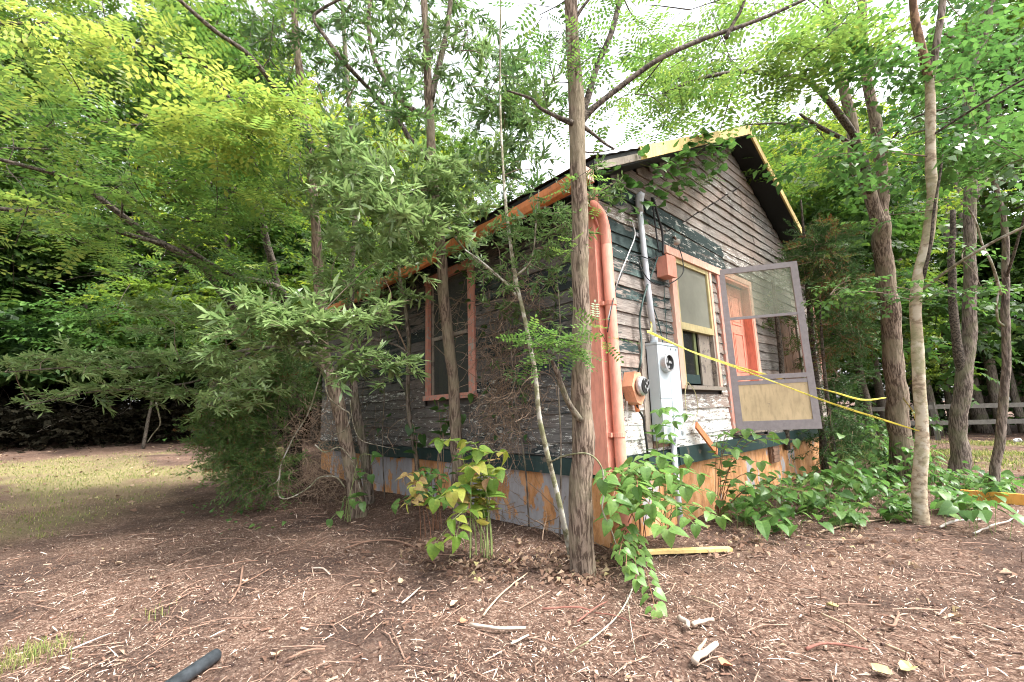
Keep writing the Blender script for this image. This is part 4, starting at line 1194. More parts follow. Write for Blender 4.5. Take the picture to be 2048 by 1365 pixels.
# ---- pale sapling between the oak and the locust
b = on(1142, 1112, 2, 0.0); b[2] = gz1(b[0], b[1]) - .03
t3 = Tree('oak_sapling', 'thin pale mottled sapling leaning out beside the large locust', 'tree', None, b)
t3.limb('trunk', np.vstack([[b], px_pts([(1122, 1020, 3.6), (1105, 950), (1092, 900), (1078, 830), (1070, 740), (1060, 690), (1045, 620), (1032, 560), (1022, 500), (1014, 430, 3.7), (1006, 330, 3.9), (1000, 160, 4.1), (1002, -60)])]),
        [.024, .022, .021, .021, .020, .019, .017, .016, .016, .015, .014, .011, .009, .007], BARKW, 12, 6)
t3.limb('limb', px_pts([(1040, 600, 3.62), (1010, 565, 3.6), (965, 525, 3.65), (930, 500, 3.7)]), [.011, .009, .007, .005], BARKW, 8)
t3.limb('limb', px_pts([(1030, 555, 3.62), (1062, 520, 3.6), (1072, 450, 3.6), (1078, 380)]), [.009, .007, .006, .004], BARKW, 8)
t3.limb('limb', px_pts([(1100, 925, 3.6), (1130, 912, 3.3), (1175, 908, 3.15), (1203, 935, 3.1), (1208, 985), (1205, 1020), (1222, 1060), (1232, 1090, 3.1)]), [.007, .007, .006, .006, .006, .006, .006, .005], BARKW, 7)
for (px, py, z, r, n) in [(1120, 420, 3.6, 45, 14), (1060, 440, 3.6, 40, 14), (1130, 500, 3.5, 36, 8), (1080, 470, 3.7, 40, 10), (1030, 500, 3.8, 40, 8), (1150, 460, 3.4, 30, 6), (1000, 470, 3.7, 40, 8), (960, 520, 3.7, 40, 8), (1100, 500, 3.6, 40, 8), (1180, 400, 3.5, 30, 6), (1230, 365, 3.5, 18, 3), (1085, 540, 3.5, 35, 6), (1020, 540, 3.6, 30, 4), (1180, 340, 3.6, 20, 2), (1010, 390, 3.8, 40, 6), (1060, 340, 3.9, 50, 6), (1000, 575, 3.5, 14, 2)]:
    rr = r / F * z
    t3.clump(at(px, py, z), (rr, rr, rr * .7), n, 'oak', K=3, L=.15, sc=.72, flat=.8, droop=.3, tint=(.5, .16), upj=.5, thr=.1)
t3.finish(MM, TM, TWIG)

# ---- leaning pair at the left of the side wall
b = on(718, 1032, 2, 0.0); b[2] = gz1(b[0], b[1]) - .04
t4 = Tree('leaning_tree', 'leaning tree wrapped in woody vines at the near end of the cedar', 'tree', None, b)
t4.limb('trunk', np.vstack([[b], px_pts([(704, 950, 5.5), (688, 860), (668, 780), (652, 730), (643, 660), (638, 560), (630, 450), (622, 330), (604, 200), (592, 80), (585, -80)])]),
        [.100, .088, .083, .078, .074, .068, .062, .058, .054, .048, .042, .034], BARK, 22, 8, ridges=6)
t4.limb('limb', px_pts([(650, 735, 5.55), (622, 700, 5.8), (590, 665, 6.0), (550, 645, 6.1)]), [.085, .09, .075, .05], BARKD, 14)
t4.limb('limb', px_pts([(618, 300, 5.4), (595, 255, 5.2), (560, 190, 4.9), (500, 112, 4.6), (430, 62, 4.4), (350, -8, 4.2)]), [.03, .026, .025, .024, .022, .018], BARKD, 10)
t4.limb('limb', px_pts([(640, 640, 5.5), (580, 625, 5.0), (520, 620, 4.6), (470, 640, 4.4)]), [.03, .022, .016, .008], BARKD, 8)
t4.limb('limb', px_pts([(655, 700, 5.5), (730, 680, 5.0), (790, 690, 4.9), (830, 720, 4.9)]), [.026, .018, .012, .007], BARKD, 8)
for (px, py, z, r, n) in [(560, 640, 4.6, 45, 16), (610, 650, 4.6, 45, 16), (500, 650, 4.5, 40, 11), (520, 610, 4.6, 35, 8), (580, 690, 4.7, 40, 10), (650, 620, 4.7, 35, 8), (455, 690, 4.7, 40, 8), (700, 720, 4.7, 42, 10), (760, 740, 4.7, 40, 9), (725, 640, 4.7, 42, 10), (770, 620, 5.2, 36, 4), (825, 600, 5.6, 34, 5), (700, 570, 5.2, 30, 4), (790, 730, 4.8, 30, 5), (660, 560, 5.4, 34, 6), (760, 520, 5.3, 50, 9), (690, 500, 5.6, 55, 10), (820, 530, 5.2, 40, 6)]:
    rr = r / F * z
    z *= .8; rr *= .8; t4.clump(at(px, py, z), (rr, rr, rr * .6), int(n * 1.1), 'oak', K=3, L=.22, sc=1.35, flat=.5, droop=.1, tint=(.74, .16), upj=.35, thr=.1)
# long low boughs reaching to the left edge
t4.limb('limb', px_pts([(600, 690, 5.9), (500, 700, 5.6), (400, 720, 5.3), (280, 735, 5.0), (150, 735, 4.8), (10, 745, 4.6)]), [.03, .024, .02, .014, .009, .005], BARKD, 8)
t4.limb('limb', px_pts([(500, 705, 5.6), (400, 760, 5.3), (300, 775, 5.0), (180, 785, 4.8), (40, 815, 4.6)]), [.018, .014, .010, .007, .004], BARKD, 8)
kw2 = dict(K=4, L=.26, sc=1.15, flat=.35, droop=.05, tint=(.78, .18), upj=.4, thr=.05)
for (px, py, r, n) in [(30, 738, 30, 4), (90, 720, 36, 6), (150, 715, 40, 8), (210, 735, 40, 8), (270, 715, 45, 10), (330, 730, 45, 10), (390, 720, 45, 10), (440, 745, 45, 10), (500, 735, 40, 8), (60, 806, 20, 3), (110, 792, 24, 4), (180, 782, 26, 5), (250, 778, 34, 6), (310, 785, 36, 7), (380, 785, 38, 8), (440, 800, 38, 7), (500, 780, 38, 7), (160, 740, 20, 4), (350, 650, 60, 9), (430, 640, 60, 9), (300, 610, 50, 5)]:
    z = 5.0; rr = r / F * z
    t4.clump(at(px, py, z + rnd.uniform(-.25, .4)), (rr, rr * 1.5, rr * .35), int(n * 1.6), 'oak', **kw2)
t4.finish(MM, TM, TWIG)
b = on(742, 1012, 2, 0.0); b[2] = gz1(b[0], b[1]) - .04
b = at(742, 1000, 6.3); b[2] = gz1(b[0], b[1]) - .04
t5 = Tree('slim_tree', 'slim dark trunk just behind the leaning vine wrapped tree', 'tree', None, b)
t5.limb('trunk', np.vstack([[b], px_pts([(728, 900, 6.3), (707, 780), (700, 650), (704, 520), (712, 400), (704, 280), (690, 100), (680, -60)])]), [.070, .065, .060, .052, .044, .040, .036, .03, .024], BARK2, 16, 7, ridges=5)
clumps(t5, 640, 840, 480, 600, 60, (6.0, 7.0), 50, 7, 'oak', **dict(kw, tint=(.5, .2)))
t5.finish(MM, TM, TWIG)
b = at(836, 985, 6.1); b[2] = gz1(b[0], b[1]) - .04
t6 = Tree('slim_tree', 'thin crooked brown sapling close to the dark side wall left of the window', 'tree', None, b)
t6.limb('trunk', np.vstack([[b], px_pts([(834, 930, 6.1), (822, 860), (815, 790), (818, 700), (812, 620), (800, 560), (796, 480), (800, 400)])]), [.036, .034, .032, .03, .03, .028, .024, .02, .014], BARK2, 12, 7)
t6.limb('limb', px_pts([(813, 700, 6.1), (795, 660), (778, 625), (782, 590), (770, 560)]), [.012, .011, .01, .009, .006], DEADV, 6)
t6.clump(at(800, 430, 5.8), (.35, .35, .2), 12, 'oak', **kw)
t6.finish(MM, TM, TWIG)

# ---- big spreading locust on the left
b = at(590, 905, 8.2); b[2] = gz1(b[0], b[1]) - .05
t7 = Tree('locust_tree', 'spreading locust with long arching limbs and yellow green crown over the left yard', 'tree', None, b)
t7.limb('trunk', np.vstack([[b], px_pts([(585, 800, 8.0), (575, 700, 7.7), (560, 620, 7.3)])]), [.17, .15, .13, .11], BARKD, 16, 6, ridges=5)
t7.limb('limb', px_pts([(562, 630, 7.3), (500, 640, 6.9), (455, 600, 6.6), (400, 530, 6.2), (300, 475, 5.8), (256, 440, 5.6), (154, 366, 5.2), (60, 335, 4.9), (-80, 300, 4.6)]), [.08, .065, .055, .048, .042, .038, .030, .022, .015], BARKD, 12)
t7.limb('limb', px_pts([(565, 625, 7.3), (560, 578, 7.0), (480, 555, 6.6), (423, 530, 6.3), (340, 470, 5.9), (250, 380, 5.4)]), [.06, .05, .042, .035, .025, .014], BARKD, 10)
t7.limb('limb', px_pts([(330, 490, 5.9), (240, 465, 5.5), (180, 445, 5.2), (100, 425, 5.0), (0, 418, 4.8), (-90, 400, 4.6)]), [.032, .028, .027, .025, .022, .016], BARKD, 10)
t7.limb('limb', px_pts([(560, 620, 7.3), (548, 540, 7.0), (530, 470, 6.8), (516, 390, 6.6), (508, 320, 6.4), (460, 200, 6.0), (400, 120, 5.6)]), [.07, .055, .05, .045, .04, .03, .02], BARKD, 10)
t7.limb('limb', px_pts([(516, 390, 6.6), (440, 370, 6.2), (380, 360, 5.8), (320, 370, 5.4)]), [.025, .02, .015, .01], BARKD, 8)
t7.limb('limb', px_pts([(470, 230, 6.0), (345, 246, 5.4), (260, 250, 5.2), (180, 240, 5.0)]), [.02, .017, .013, .006], BARKD, 8)
t7.limb('limb', px_pts([(240, 465, 5.5), (245, 400, 5.3), (240, 350, 5.2)]), [.012, .010, .006], BARKD, 6)
t7.limb('limb', px_pts([(400, 120, 5.6), (290, 90, 5.3), (180, 60, 5.0), (60, 30, 4.8)]), [.016, .014, .011, .006], BARKD, 8)
holes = [(210, 195, 48), (250, 205, 40), (440, 30, 70), (30, 40, 30), (430, -30, 60), (150, 160, 25), (90, 520, 60), (130, 600, 90), (30, 620, 90), (330, 110, 25), (500, 40, 40)]
kl = dict(K=5, L=.48, flat=.38, droop=.28, upj=.36, thr=.49, splay=1.0, sc=1.25)
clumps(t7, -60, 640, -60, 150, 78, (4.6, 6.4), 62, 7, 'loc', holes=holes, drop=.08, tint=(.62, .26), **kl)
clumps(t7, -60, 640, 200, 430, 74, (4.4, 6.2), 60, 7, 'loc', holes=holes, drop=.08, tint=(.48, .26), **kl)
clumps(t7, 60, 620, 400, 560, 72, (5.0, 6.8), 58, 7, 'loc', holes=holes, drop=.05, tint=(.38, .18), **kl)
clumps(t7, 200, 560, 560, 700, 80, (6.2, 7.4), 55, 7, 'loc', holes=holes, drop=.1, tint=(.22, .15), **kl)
for (px, py, z, r, n, tn) in [(430, 250, 4.2, 60, 16, .8), (480, 200, 4.2, 50, 14, .85), (560, 230, 4.3, 55, 14, .8), (380, 300, 4.3, 50, 12, .65), (60, 400, 4.3, 60, 14, .75), (30, 490, 4.4, 50, 9, .7), (200, 420, 4.6, 60, 12, .6), (330, 480, 4.9, 60, 12, .35), (430, 440, 4.9, 60, 14, .35), (520, 290, 4.4, 40, 10, .7), (100, 90, 4.3, 70, 15, .9), (250, 60, 4.4, 60, 15, .9), (100, 240, 4.3, 60, 12, .75)]:
    rr = r / F * z
    t7.clump(at(px, py, z), (rr, rr, rr * .4), int(n * .6), 'loc', K=5, L=.36, flat=.3, droop=.3, upj=.3, tint=(tn, .14), thr=.2, splay=1.0, sc=1.3)
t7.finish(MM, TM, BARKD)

# ---- trees on the right
b = at(1808, 968, 6.75); b[2] = gz1(b[0], b[1]) - .05
t8 = Tree('locust_tree', 'stout forked locust tree with dark arching branches right of the house', 'tree', None, b)
t8.limb('trunk', np.vstack([[b], px_pts([(1800, 900, 6.75), (1792, 800), (1785, 700), (1778, 600), (1768, 510), (1757, 440)])]), [.165, .143, .137, .130, .124, .122, .128], BARK, 36, 9, ridges=9)
t8.limb('limb', px_pts([(1760, 460, 6.75), (1738, 385), (1712, 330), (1704, 255), (1688, 175), (1669, 97), (1650, -20), (1640, -120)]), [.10, .086, .080, .074, .068, .062, .054, .044], BARK, 20, ridges=6)
t8.limb('limb', px_pts([(1758, 460, 6.78), (1766, 370), (1758, 300), (1754, 265), (1735, 155), (1727, 97), (1722, -20), (1720, -120)]), [.10, .084, .078, .074, .068, .062, .054, .044], BARK, 20, ridges=6)
t8.limb('limb', px_pts([(1740, 385, 6.7), (1715, 290, 6.4), (1688, 241, 6.2), (1650, 194, 6.0), (1611, 160, 5.8), (1548, 150, 5.5), (1482, 144, 5.2), (1401, 157, 5.0), (1330, 185, 4.9)]), [.05, .05, .045, .04, .034, .03, .026, .018, .009], BARKD, 10)
t8.limb('limb', px_pts([(1738, 360, 6.7), (1727, 312, 6.6), (1688, 280, 6.4), (1642, 256, 6.2), (1618, 242, 6.1), (1599, 229, 6.0)]), [.045, .038, .032, .028, .026, .012], BARKD, 10)
t8.limb('limb', px_pts([(1618, 243, 6.1), (1590, 254, 6.0), (1560, 247, 5.9), (1490, 250, 5.7)]), [.022, .02, .016, .008], BARKD, 8)
t8.limb('limb', px_pts([(1482, 146, 5.2), (1465, 180, 5.3), (1450, 230, 5.4), (1440, 262, 5.4)]), [.013, .010, .007, .004], BARKD, 6)
t8.limb('limb', px_pts([(1625, 165, 5.9), (1640, 110, 5.8), (1655, 60, 5.6), (1650, 25, 5.4)]), [.016, .013, .010, .008], BARKD, 8)
t8.limb('limb', px_pts([(1768, 300, 6.7), (1800, 260, 6.4), (1830, 235, 6.2), (1900, 215, 6.0)]), [.02, .015, .012, .01], BARKD, 8)
hr = [(1555, 60, 48), (1290, 80, 60), (1230, 250, 80), (1300, 250, 50), (1600, 200, 26), (1535, 20, 40), (1370, 60, 30)]
clumps(t8, 1400, 1760, -60, 210, 66, (5.0, 7.0), 56, 7, 'loc', holes=hr, drop=.12, tint=(.55, .16), **kl)
clumps(t8, 1270, 1480, 140, 250, 60, (5.2, 6.6), 42, 6, 'loc', holes=[(1290, 80, 60)], drop=.2, tint=(.55, .14), **kl)
clumps(t8, 1500, 1760, 250, 420, 66, (7.5, 9.5), 50, 10, 'locf', holes=hr, drop=.1, tint=(.62, .2), **kl)
for (px, py, z, r, n, tn) in [(1640, 90, 4.6, 60, 14, .62), (1590, 140, 4.7, 50, 10, .5), (1700, 50, 4.8, 60, 12, .6), (1520, 120, 4.9, 50, 9, .55), (1360, 175, 5.2, 50, 10, .5), (1420, 200, 5.2, 40, 8, .55), (1330, 130, 5.2, 40, 6, .5)]:
    rr = r / F * z
    t8.clump(at(px, py, z), (rr, rr, rr * .4), int(n * .7), 'loc', K=5, L=.34, flat=.3, droop=.35, upj=.3, tint=(tn, .14), thr=.2, sc=1.35, splay=1.0)
t8.finish(MM, TM, BARKD)

b = at(1838, 1042, 4.4); b[2] = gz1(b[0], b[1]) - .04
t9 = Tree('pale_barked_tree', 'slender pale barked tree with the yellow tape tied round it', 'tree', None, b)
t9.limb('trunk', np.vstack([[b], px_pts([(1839, 980, 4.4), (1843, 880), (1842, 800), (1836, 700), (1831, 620), (1838, 550), (1855, 480), (1862, 400), (1863, 300), (1860, 190), (1857, 140)])]), [.068, .060, .055, .053, .050, .047, .047, .046, .044, .042, .040, .038], BARKP, 20, 8)
t9.limb('limb', px_pts([(1858, 160, 4.4), (1842, 95), (1830, 40), (1825, -40), (1822, -120)]), [.04, .037, .034, .03, .024], bark_mat('red_brown_bark', (.10, .06, .04), (.30, .19, .12), None, sc=20, stretch=.4, bd=.004), 12)
t9.limb('limb', px_pts([(1860, 170, 4.4), (1872, 90), (1884, 10), (1890, -100)]), [.034, .03, .028, .022], BARK2, 12)
t9.limb('limb', px_pts([(1848, 578, 4.4), (1900, 538, 4.2), (1985, 485, 3.9), (2080, 440, 3.7)]), [.016, .013, .012, .010], BARKW, 8)
t9.limb('limb', px_pts([(1863, 272, 4.4), (1925, 232, 4.2), (1985, 195, 4.0), (2080, 140, 3.8)]), [.013, .011, .010, .008], BARKD, 8)
t9.limb('limb', px_pts([(1845, 560, 4.38), (1860, 500, 4.3), (1868, 420, 4.3), (1880, 350), (1886, 310)]), [.02, .013, .011, .010, .006], BARKD, 8)
kb_ = dict(K=4, L=.34, flat=.5, droop=.3, upj=.4, thr=.38, sc=1.35)
clumps(t9, 1640, 2080, 40, 330, 66, (4.2, 5.8), 52, 6, 'brd', holes=[(1760, 40, 45), (1890, 30, 45), (1800, 250, 30), (1990, 60, 30)], drop=.25, tint=(.32, .25), **kb_)
clumps(t9, 1900, 2080, 300, 420, 66, (4.0, 5.2), 46, 6, 'brd', drop=.25, tint=(.5, .2), **kb_)
for (px, py, z, r, n) in [(1660, 590, 4.4, 34, 5), (1690, 575, 4.4, 26, 4), (1790, 575, 4.3, 26, 4), (1820, 590, 4.2, 20, 3), (1780, 430, 4.5, 26, 4), (1900, 590, 4.2, 30, 4), (1960, 570, 4, 30, 4), (1930, 500, 4.2, 30, 4), (1900, 400, 4.3, 34, 5), (1700, 560, 4.4, 22, 3)]:
    rr = r / F * z
    t9.clump(at(px, py, z), (rr, rr, rr * .5), n, 'brd', K=3, L=.16, sc=.85, tint=(.6, .15), thr=0, droop=.3)
t9.finish(MM, TM, TWIG)

b = at(1918, 950, 7.3); b[2] = gz1(b[0], b[1]) - .05
t10 = Tree('knotty_tree', 'grey brown knotty tree with a low fork before the rail fence', 'tree', None, b)
t10.limb('trunk', np.vstack([[b], px_pts([(1918, 880, 7.3), (1922, 800), (1927, 740), (1937, 670), (1941, 600), (1938, 480), (1941, 350), (1938, 240), (1938, 130)])]), [.135, .118, .112, .110, .098, .088, .084, .082, .076, .070], BARK2, 26, 8, ridges=6)
t10.limb('limb', px_pts([(1924, 750, 7.3), (1912, 680), (1905, 600), (1903, 520), (1906, 420)]), [.08, .065, .055, .05, .035], BARKD, 12)
t10.limb('limb', px_pts([(1938, 145, 7.3), (1957, 105), (1973, 45), (1990, -40)]), [.075, .06, .055, .045], BARK2, 12)
t10.limb('limb', px_pts([(1938, 140, 7.3), (1924, 98), (1908, 78), (1888, 68)]), [.04, .03, .025, .015], BARK2, 10)
t10.limb('limb', px_pts([(1945, 400, 7.3), (1965, 370), (1985, 350)]), [.06, .05, .03], BARK2, 10)
clumps(t10, 1800, 2100, -40, 320, 75, (6.8, 8.6), 60, 7, 'brd', drop=.25, tint=(.25, .25), **dict(kb_, sc=1.7, L=.5))
t10.finish(MM, TM, TWIG)
b = at(1988, 988, 5.7); b[2] = gz1(b[0], b[1]) - .04
t11 = Tree('slim_tree', 'slim lichen grey tree with twisting dead side shoots at the right edge', 'tree', None, b)
t11.limb('trunk', np.vstack([[b], px_pts([(1992, 930, 5.7), (2004, 840), (2011, 760), (2014, 680), (2010, 600), (2012, 520), (2006, 440), (1990, 370), (1978, 300), (1975, 200)])]), [.065, .053, .049, .047, .044, .042, .038, .034, .030, .026, .020], BARK2, 18, 8, ridges=4)
t11.limb('limb', px_pts([(2008, 652, 5.7), (1996, 640), (1994, 600), (2003, 570)]), [.016, .014, .012, .008], BARKW, 8)
t11.limb('limb', px_pts([(2002, 590, 5.7), (1985, 530, 5.6), (1965, 490), (1950, 440), (1925, 400)]), [.018, .014, .012, .010, .005], BARKW, 8)
t11.limb('limb', px_pts([(2012, 560, 5.7), (2030, 500, 5.5), (2060, 400, 5.3), (2090, 320)]), [.016, .014, .011, .008], BARKD, 8)
t11.clump(at(2020, 260, 5.6), (.5, .5, .3), 14, 'brd', **dict(kb_, tint=(.5, .15)))
t11.finish(MM, TM, TWIG)

# ---- cedars
def cedar(label, base, trunks, cl, dead=None, name='cedar_tree'):
    t = Tree(name, label, 'tree', None, base)
    for p, r in trunks: t.limb('trunk', p, r, BARKD, 10, 6)
    for (px, py, z, r, n, tn) in cl:
        rr = r / F * z
        t.clump(at(px, py, z), (rr, rr, rr * .8), n, 'jun', K=6, L=.3, sc=1.15, flat=.9, droop=.35, tint=(tn, .12), upj=.8, thr=.2)
    t.finish(MM, TM, DEADV)
    return t
b = at(540, 925, 7.6); b[2] = gz1(b[0], b[1]) - .04
cl = []
for i in range(36):
    px = rnd.uniform(455, 600); py = rnd.uniform(710, 930)
    if px < 470 and py < 760 or (px > 525 and py > 810): continue
    cl.append((px, py, rnd.uniform(6.0, 7.6), 46, 20, rnd.choice([.5, .62, .72])))
for (px, py) in [(455, 830), (470, 860), (450, 890), (490, 900), (520, 920), (480, 820), (470, 930), (540, 940), (430, 850)]: cl.append((px, py, 5.9, 34, 34, .84))
cedar('bushy cedar with feathery green foliage filling the space left of the side wall', b, [(np.vstack([[b], px_pts([(545, 850, 7.6), (550, 750), (545, 650), (540, 560)])]), [.09, .07, .06, .045, .02]),
      (np.vstack([[b + np.array([.3, -.2, 0])], px_pts([(590, 860, 7.2), (600, 760), (590, 680)])]), [.06, .05, .04, .02])], cl)
b = at(1652, 958, 7.3); b[2] = gz1(b[0], b[1]) - .04
cl = []
for i in range(40):
    py = rnd.uniform(430, 900); px = rnd.uniform(1620 + (py - 430) * .05, 1660 + (py - 430) * .22)
    cl.append((px, py, rnd.uniform(6.6, 7.9), 44, 13, rnd.choice([.3, .45, .62, .95])))
for (px, py) in [(1560, 600), (1590, 640), (1520, 650), (1560, 690), (1600, 560)]: cl.append((px, py, 7.2, 30, 5, .75))
cl += [(1620, 500, 7, 40, 26, .35), (1650, 520, 7, 45, 26, .35), (1690, 560, 7, 45, 20, .4), (1640, 570, 7, 40, 18, .35)]
cedar('dark ragged cedar with brown inner twigs at the right end of the gable wall', b, [(np.vstack([[b], px_pts([(1642, 850, 7.3), (1630, 740), (1620, 640), (1612, 540), (1602, 400)])]), [.06, .048, .045, .04, .03, .012]),
      (px_pts([(1672, 930, 7.0), (1655, 800), (1645, 700), (1640, 600)]), [.03, .028, .022, .012]), (px_pts([(1575, 900, 7.0), (1565, 760), (1555, 650), (1545, 560)]), [.045, .04, .034, .02])], cl)
# dead brown tangle under the left cedar
def tangle(name, label, cat, boxes, mat, r=.0035, wig=.09, seg=6, step=.12, grav=-.02, kind=None):
    m = MB(); first = None
    for (c, rad, n) in boxes:
        for i in range(n):
            p = np.array(c) + np.array([rnd.uniform(-1, 1), rnd.uniform(-1, 1), rnd.uniform(-1, 1)]) * rad
            d = np.array([rnd.gauss(0, 1), rnd.gauss(0, 1), rnd.gauss(0, 1)]); d /= np.linalg.norm(d); pts = [p]
            for k in range(seg):
                d = d + np.array([rnd.gauss(0, 1), rnd.gauss(0, 1), rnd.gauss(0, 1) + grav]) * wig * 4; d /= np.linalg.norm(d)
                pts.append(pts[-1] + d * step)
            if first is None: first = np.array(pts[0])
            m.tube(pts, [r * rnd.uniform(.5, 1.4)] * len(pts), 3, cap=False)
    o = m.build(name, mat, None, origin=first); tag(o, label, cat, None, kind); return o
tangle('dead_brush', 'heap of dead brown twigs beneath the left cedar', 'brush pile', [(at(600, 900, 6.2), (.4, .3, .5), 200), (at(650, 960, 5.9), (.3, .3, .3), 130), (at(560, 950, 6.4), (.3, .3, .25), 30), (at(640, 840, 6.3), (.3, .3, .4), 90)], DEADV, .0022, .14, 5, .09)
# vine curls
def vine(label, spec, r, mat=DEADV, name='woody_vine', cat='vine', group=None, pts=None):
    p = px_pts(spec) if pts is None else pts
    m = MB(); c = spline(p, 7); m.tube(c, np.linspace(r, r * .6, len(c)), 6); o = m.build(name, mat, None, True, origin=tuple(c[0])); tag(o, label, cat, group); return o
VG = 'woody vines looping around the leaning tree'
vine('pale woody vine making a low loop left of the leaning tree foot', [(690, 975, 5.4), (672, 955), (640, 955), (618, 975), (590, 992), (566, 998), (556, 985), (560, 950), (562, 930)], .010, BARKW, group=VG)
vine('woody vine hanging in a long crooked line down to the mulch', [(655, 700, 5.5), (632, 780), (615, 830), (590, 870), (575, 900), (562, 930), (556, 960), (535, 975)], .010, BARKW, group=VG)
vine('woody vine spiralling round the upper half of the leaning trunk', [(650, 740, 5.3), (655, 790), (680, 815), (700, 830), (690, 860), (668, 870)], .010, BARKW, group=VG)
vine('woody vine crossing the lower half of the leaning trunk', [(630, 890, 5.3), (650, 905), (678, 895), (700, 915), (712, 945), (722, 985)], .009, BARKW, group=VG)
vine('thin vine swinging from the leaning tree over to the dark wall', [(700, 800, 5.4), (707, 850), (722, 880), (760, 892), (800, 900, 5.8)], .006, BARKW, group=VG)
vine('hanging bare vine dangling under the left canopy', [(312, 805, 6), (318, 830), (320, 850), (305, 870), (295, 885)], .01, BARKW)
# dead vines on the side wall and its window
rv = []
for (px, py, n, s) in [(1010, 640, 80, .30), (1020, 740, 120, .34), (1000, 830, 120, .36), (1050, 800, 70, .3), (985, 700, 50, .24), (1040, 560, 60, .26), (910, 610, 26, .2), (1000, 900, 60, .34), (1080, 600, 26, .2), (1090, 740, 24, .2)]:
    c = on(px, py, 0, -.16); rv.append((c, (.10, s, s), n))
tangle('dead_vine_mat', 'tangled mat of dead brown vines clinging to the side wall right of the window', 'vines', rv, DEADV, .0021, .13, 7, .075, -.3)
tangle('dead_vine_mat', 'sparse dead vine strands crossing the side wall left of the window', 'vines', [(on(760, 600, 0, -.16), (.08, .9, .35), 46), (on(760, 850, 0, -.16), (.08, .8, .3), 26)], DEADV, .003, .10, 8, .13, -.3)

vine('bare vine looping across the side window pane', None, .0045, DEADV, name='vine_strand', pts=[on(965, 600, 0, -.15), on(925, 605, 0, -.2), on(890, 598, 0, -.22), on(868, 640, 0, -.2), on(890, 665, 0, -.2), on(925, 655, 0, -.18), on(945, 625, 0, -.15)])
vine('second bare vine rising over the right trim of the side window', None, .0045, DEADV, name='vine_strand', pts=[on(870, 650, 0, -.2), on(900, 620, 0, -.22), on(930, 590, 0, -.2), on(950, 560, 0, -.15), on(990, 548, 0, -.15)])
vine('bare vine slanting from the side window down to the mat of dead vines', None, .0045, DEADV, name='vine_strand', pts=[on(868, 690, 0, -.2), on(900, 720, 0, -.2), on(945, 750, 0, -.15), on(1000, 800, 0, -.15), on(1040, 870, 0, -.2)])
for lab, sp_, cls in [('thin leafy sapling standing at the wall between the window and the leaning tree', [(770, 985, 6.4), (765, 880), (768, 780), (760, 680), (768, 600), (762, 540)], [(765, 700), (780, 650), (745, 640), (760, 590), (775, 560), (750, 770), (785, 740)]),
                      ('slender leafy sapling in front of the wall right of the side window', [(1058, 1035, 4.6), (1050, 930), (1030, 800), (1022, 700), (1010, 620), (1000, 520)], [(1000, 540), (1020, 600), (990, 610), (1035, 680), (1010, 730), (1045, 780), (1060, 620), (985, 480), (1100, 560), (1120, 600)]),
                      ('wispy sapling close to the corner trim behind the big locust', [(1118, 1060, 4.2), (1122, 900), (1116, 760), (1120, 640), (1112, 540)], [(1112, 560), (1125, 600), (1100, 640), (1128, 700), (1105, 520)])]:
    pp_ = px_pts(sp_); bb_ = pp_[0].copy(); bb_[2] = gz1(bb_[0], bb_[1]) - .02
    ts = Tree('oak_sapling', lab, 'tree', None, bb_)
    ts.limb('trunk', np.vstack([[bb_], pp_[1:]]), [.010, .009, .008, .006, .005, .003], BARK2, 7, 6)
    for (px, py) in cls:
        z = sp_[0][2]; rr = 26 / F * z
        ts.clump(at(px, py, z), (rr, rr, rr * .8), 3, 'oak', K=3, L=.16, sc=.95, flat=.8, droop=.3, tint=(.5, .2), upj=.5, thr=.05)
    ts.finish(MM, TM, TWIG)

# ---- grape vine over the gable
def leafy(name, label, cat, stems, leaves, mat_leaf, mat_stem, base, sc=1.0, tint=(.5, .2), tm=T_HEART, upj=.4, group=None, down=.25):
    """stems: list of (pts, r); leaves: list of (pos, fwd, size)"""
    root = empty(name, tuple(base)); tag(root, label, cat, group)
    base = np.array(base)
    m = MB()
    for p, r in stems: m.tube(np.array(p) - base, np.linspace(r, r * .5, len(p)), 5)
    if stems: m.build('stem', mat_stem, root, True)
    pos = np.array([l[0] for l in leaves]) - base; fwd = np.array([l[1] for l in leaves], float); sz = np.array([l[2] for l in leaves]) * 11.2 * sc
    fwd[:, 2] -= down
    up = np.array([0, 0, 1.0]) + rng.normal(0, upj, (len(pos), 3))
    tn = np.clip(tint[0] + rng.normal(0, tint[1], len(pos)), 0, 1)
    V, Q, T = scatter(tm, pos, frames(fwd, up), sz, tn, .03)
    mesh_quads('leaves', V, Q, T, mat_leaf, root)
    return root
gl = []; gs = []
OUT = np.array([-.25, -1, .1])
for (px, py, r, n, yo) in [(1260, 385, 32, 8, -.12), (1330, 350, 40, 14, -.25), (1375, 315, 42, 26, -.38), (1420, 300, 34, 20, -.38), (1400, 345, 36, 16, -.25), (1310, 385, 30, 10, -.15), (1290, 400, 26, 10, -.12), (1350, 380, 24, 7, -.12), (1240, 335, 12, 2, -.3), (1225, 395, 34, 9, -.1), (1205, 350, 20, 5, -.3), (1270, 420, 30, 6, -.1), (1450, 290, 24, 8, -.38), (1500, 270, 12, 5, -.4), (1395, 280, 24, 8, -.42), (1290, 305, 14, 3, -.40), (1330, 325, 26, 7, -.36)]:
    for i in range(n):
        p = on(px + rnd.gauss(0, r * .6), py + rnd.gauss(0, r * .45), 1, yo + rnd.uniform(-.06, .06)); d = OUT + np.array([rnd.gauss(0, .7), rnd.gauss(0, .2), rnd.gauss(0, .45)])
        gl.append((p, d, rnd.uniform(.075, .125)))
gs.append((spline([on(1395, 285, 1, -.4), on(1350, 320, 1, -.36), on(1310, 335, 1, -.25), on(1270, 325, 1, -.25)], 5), .006))
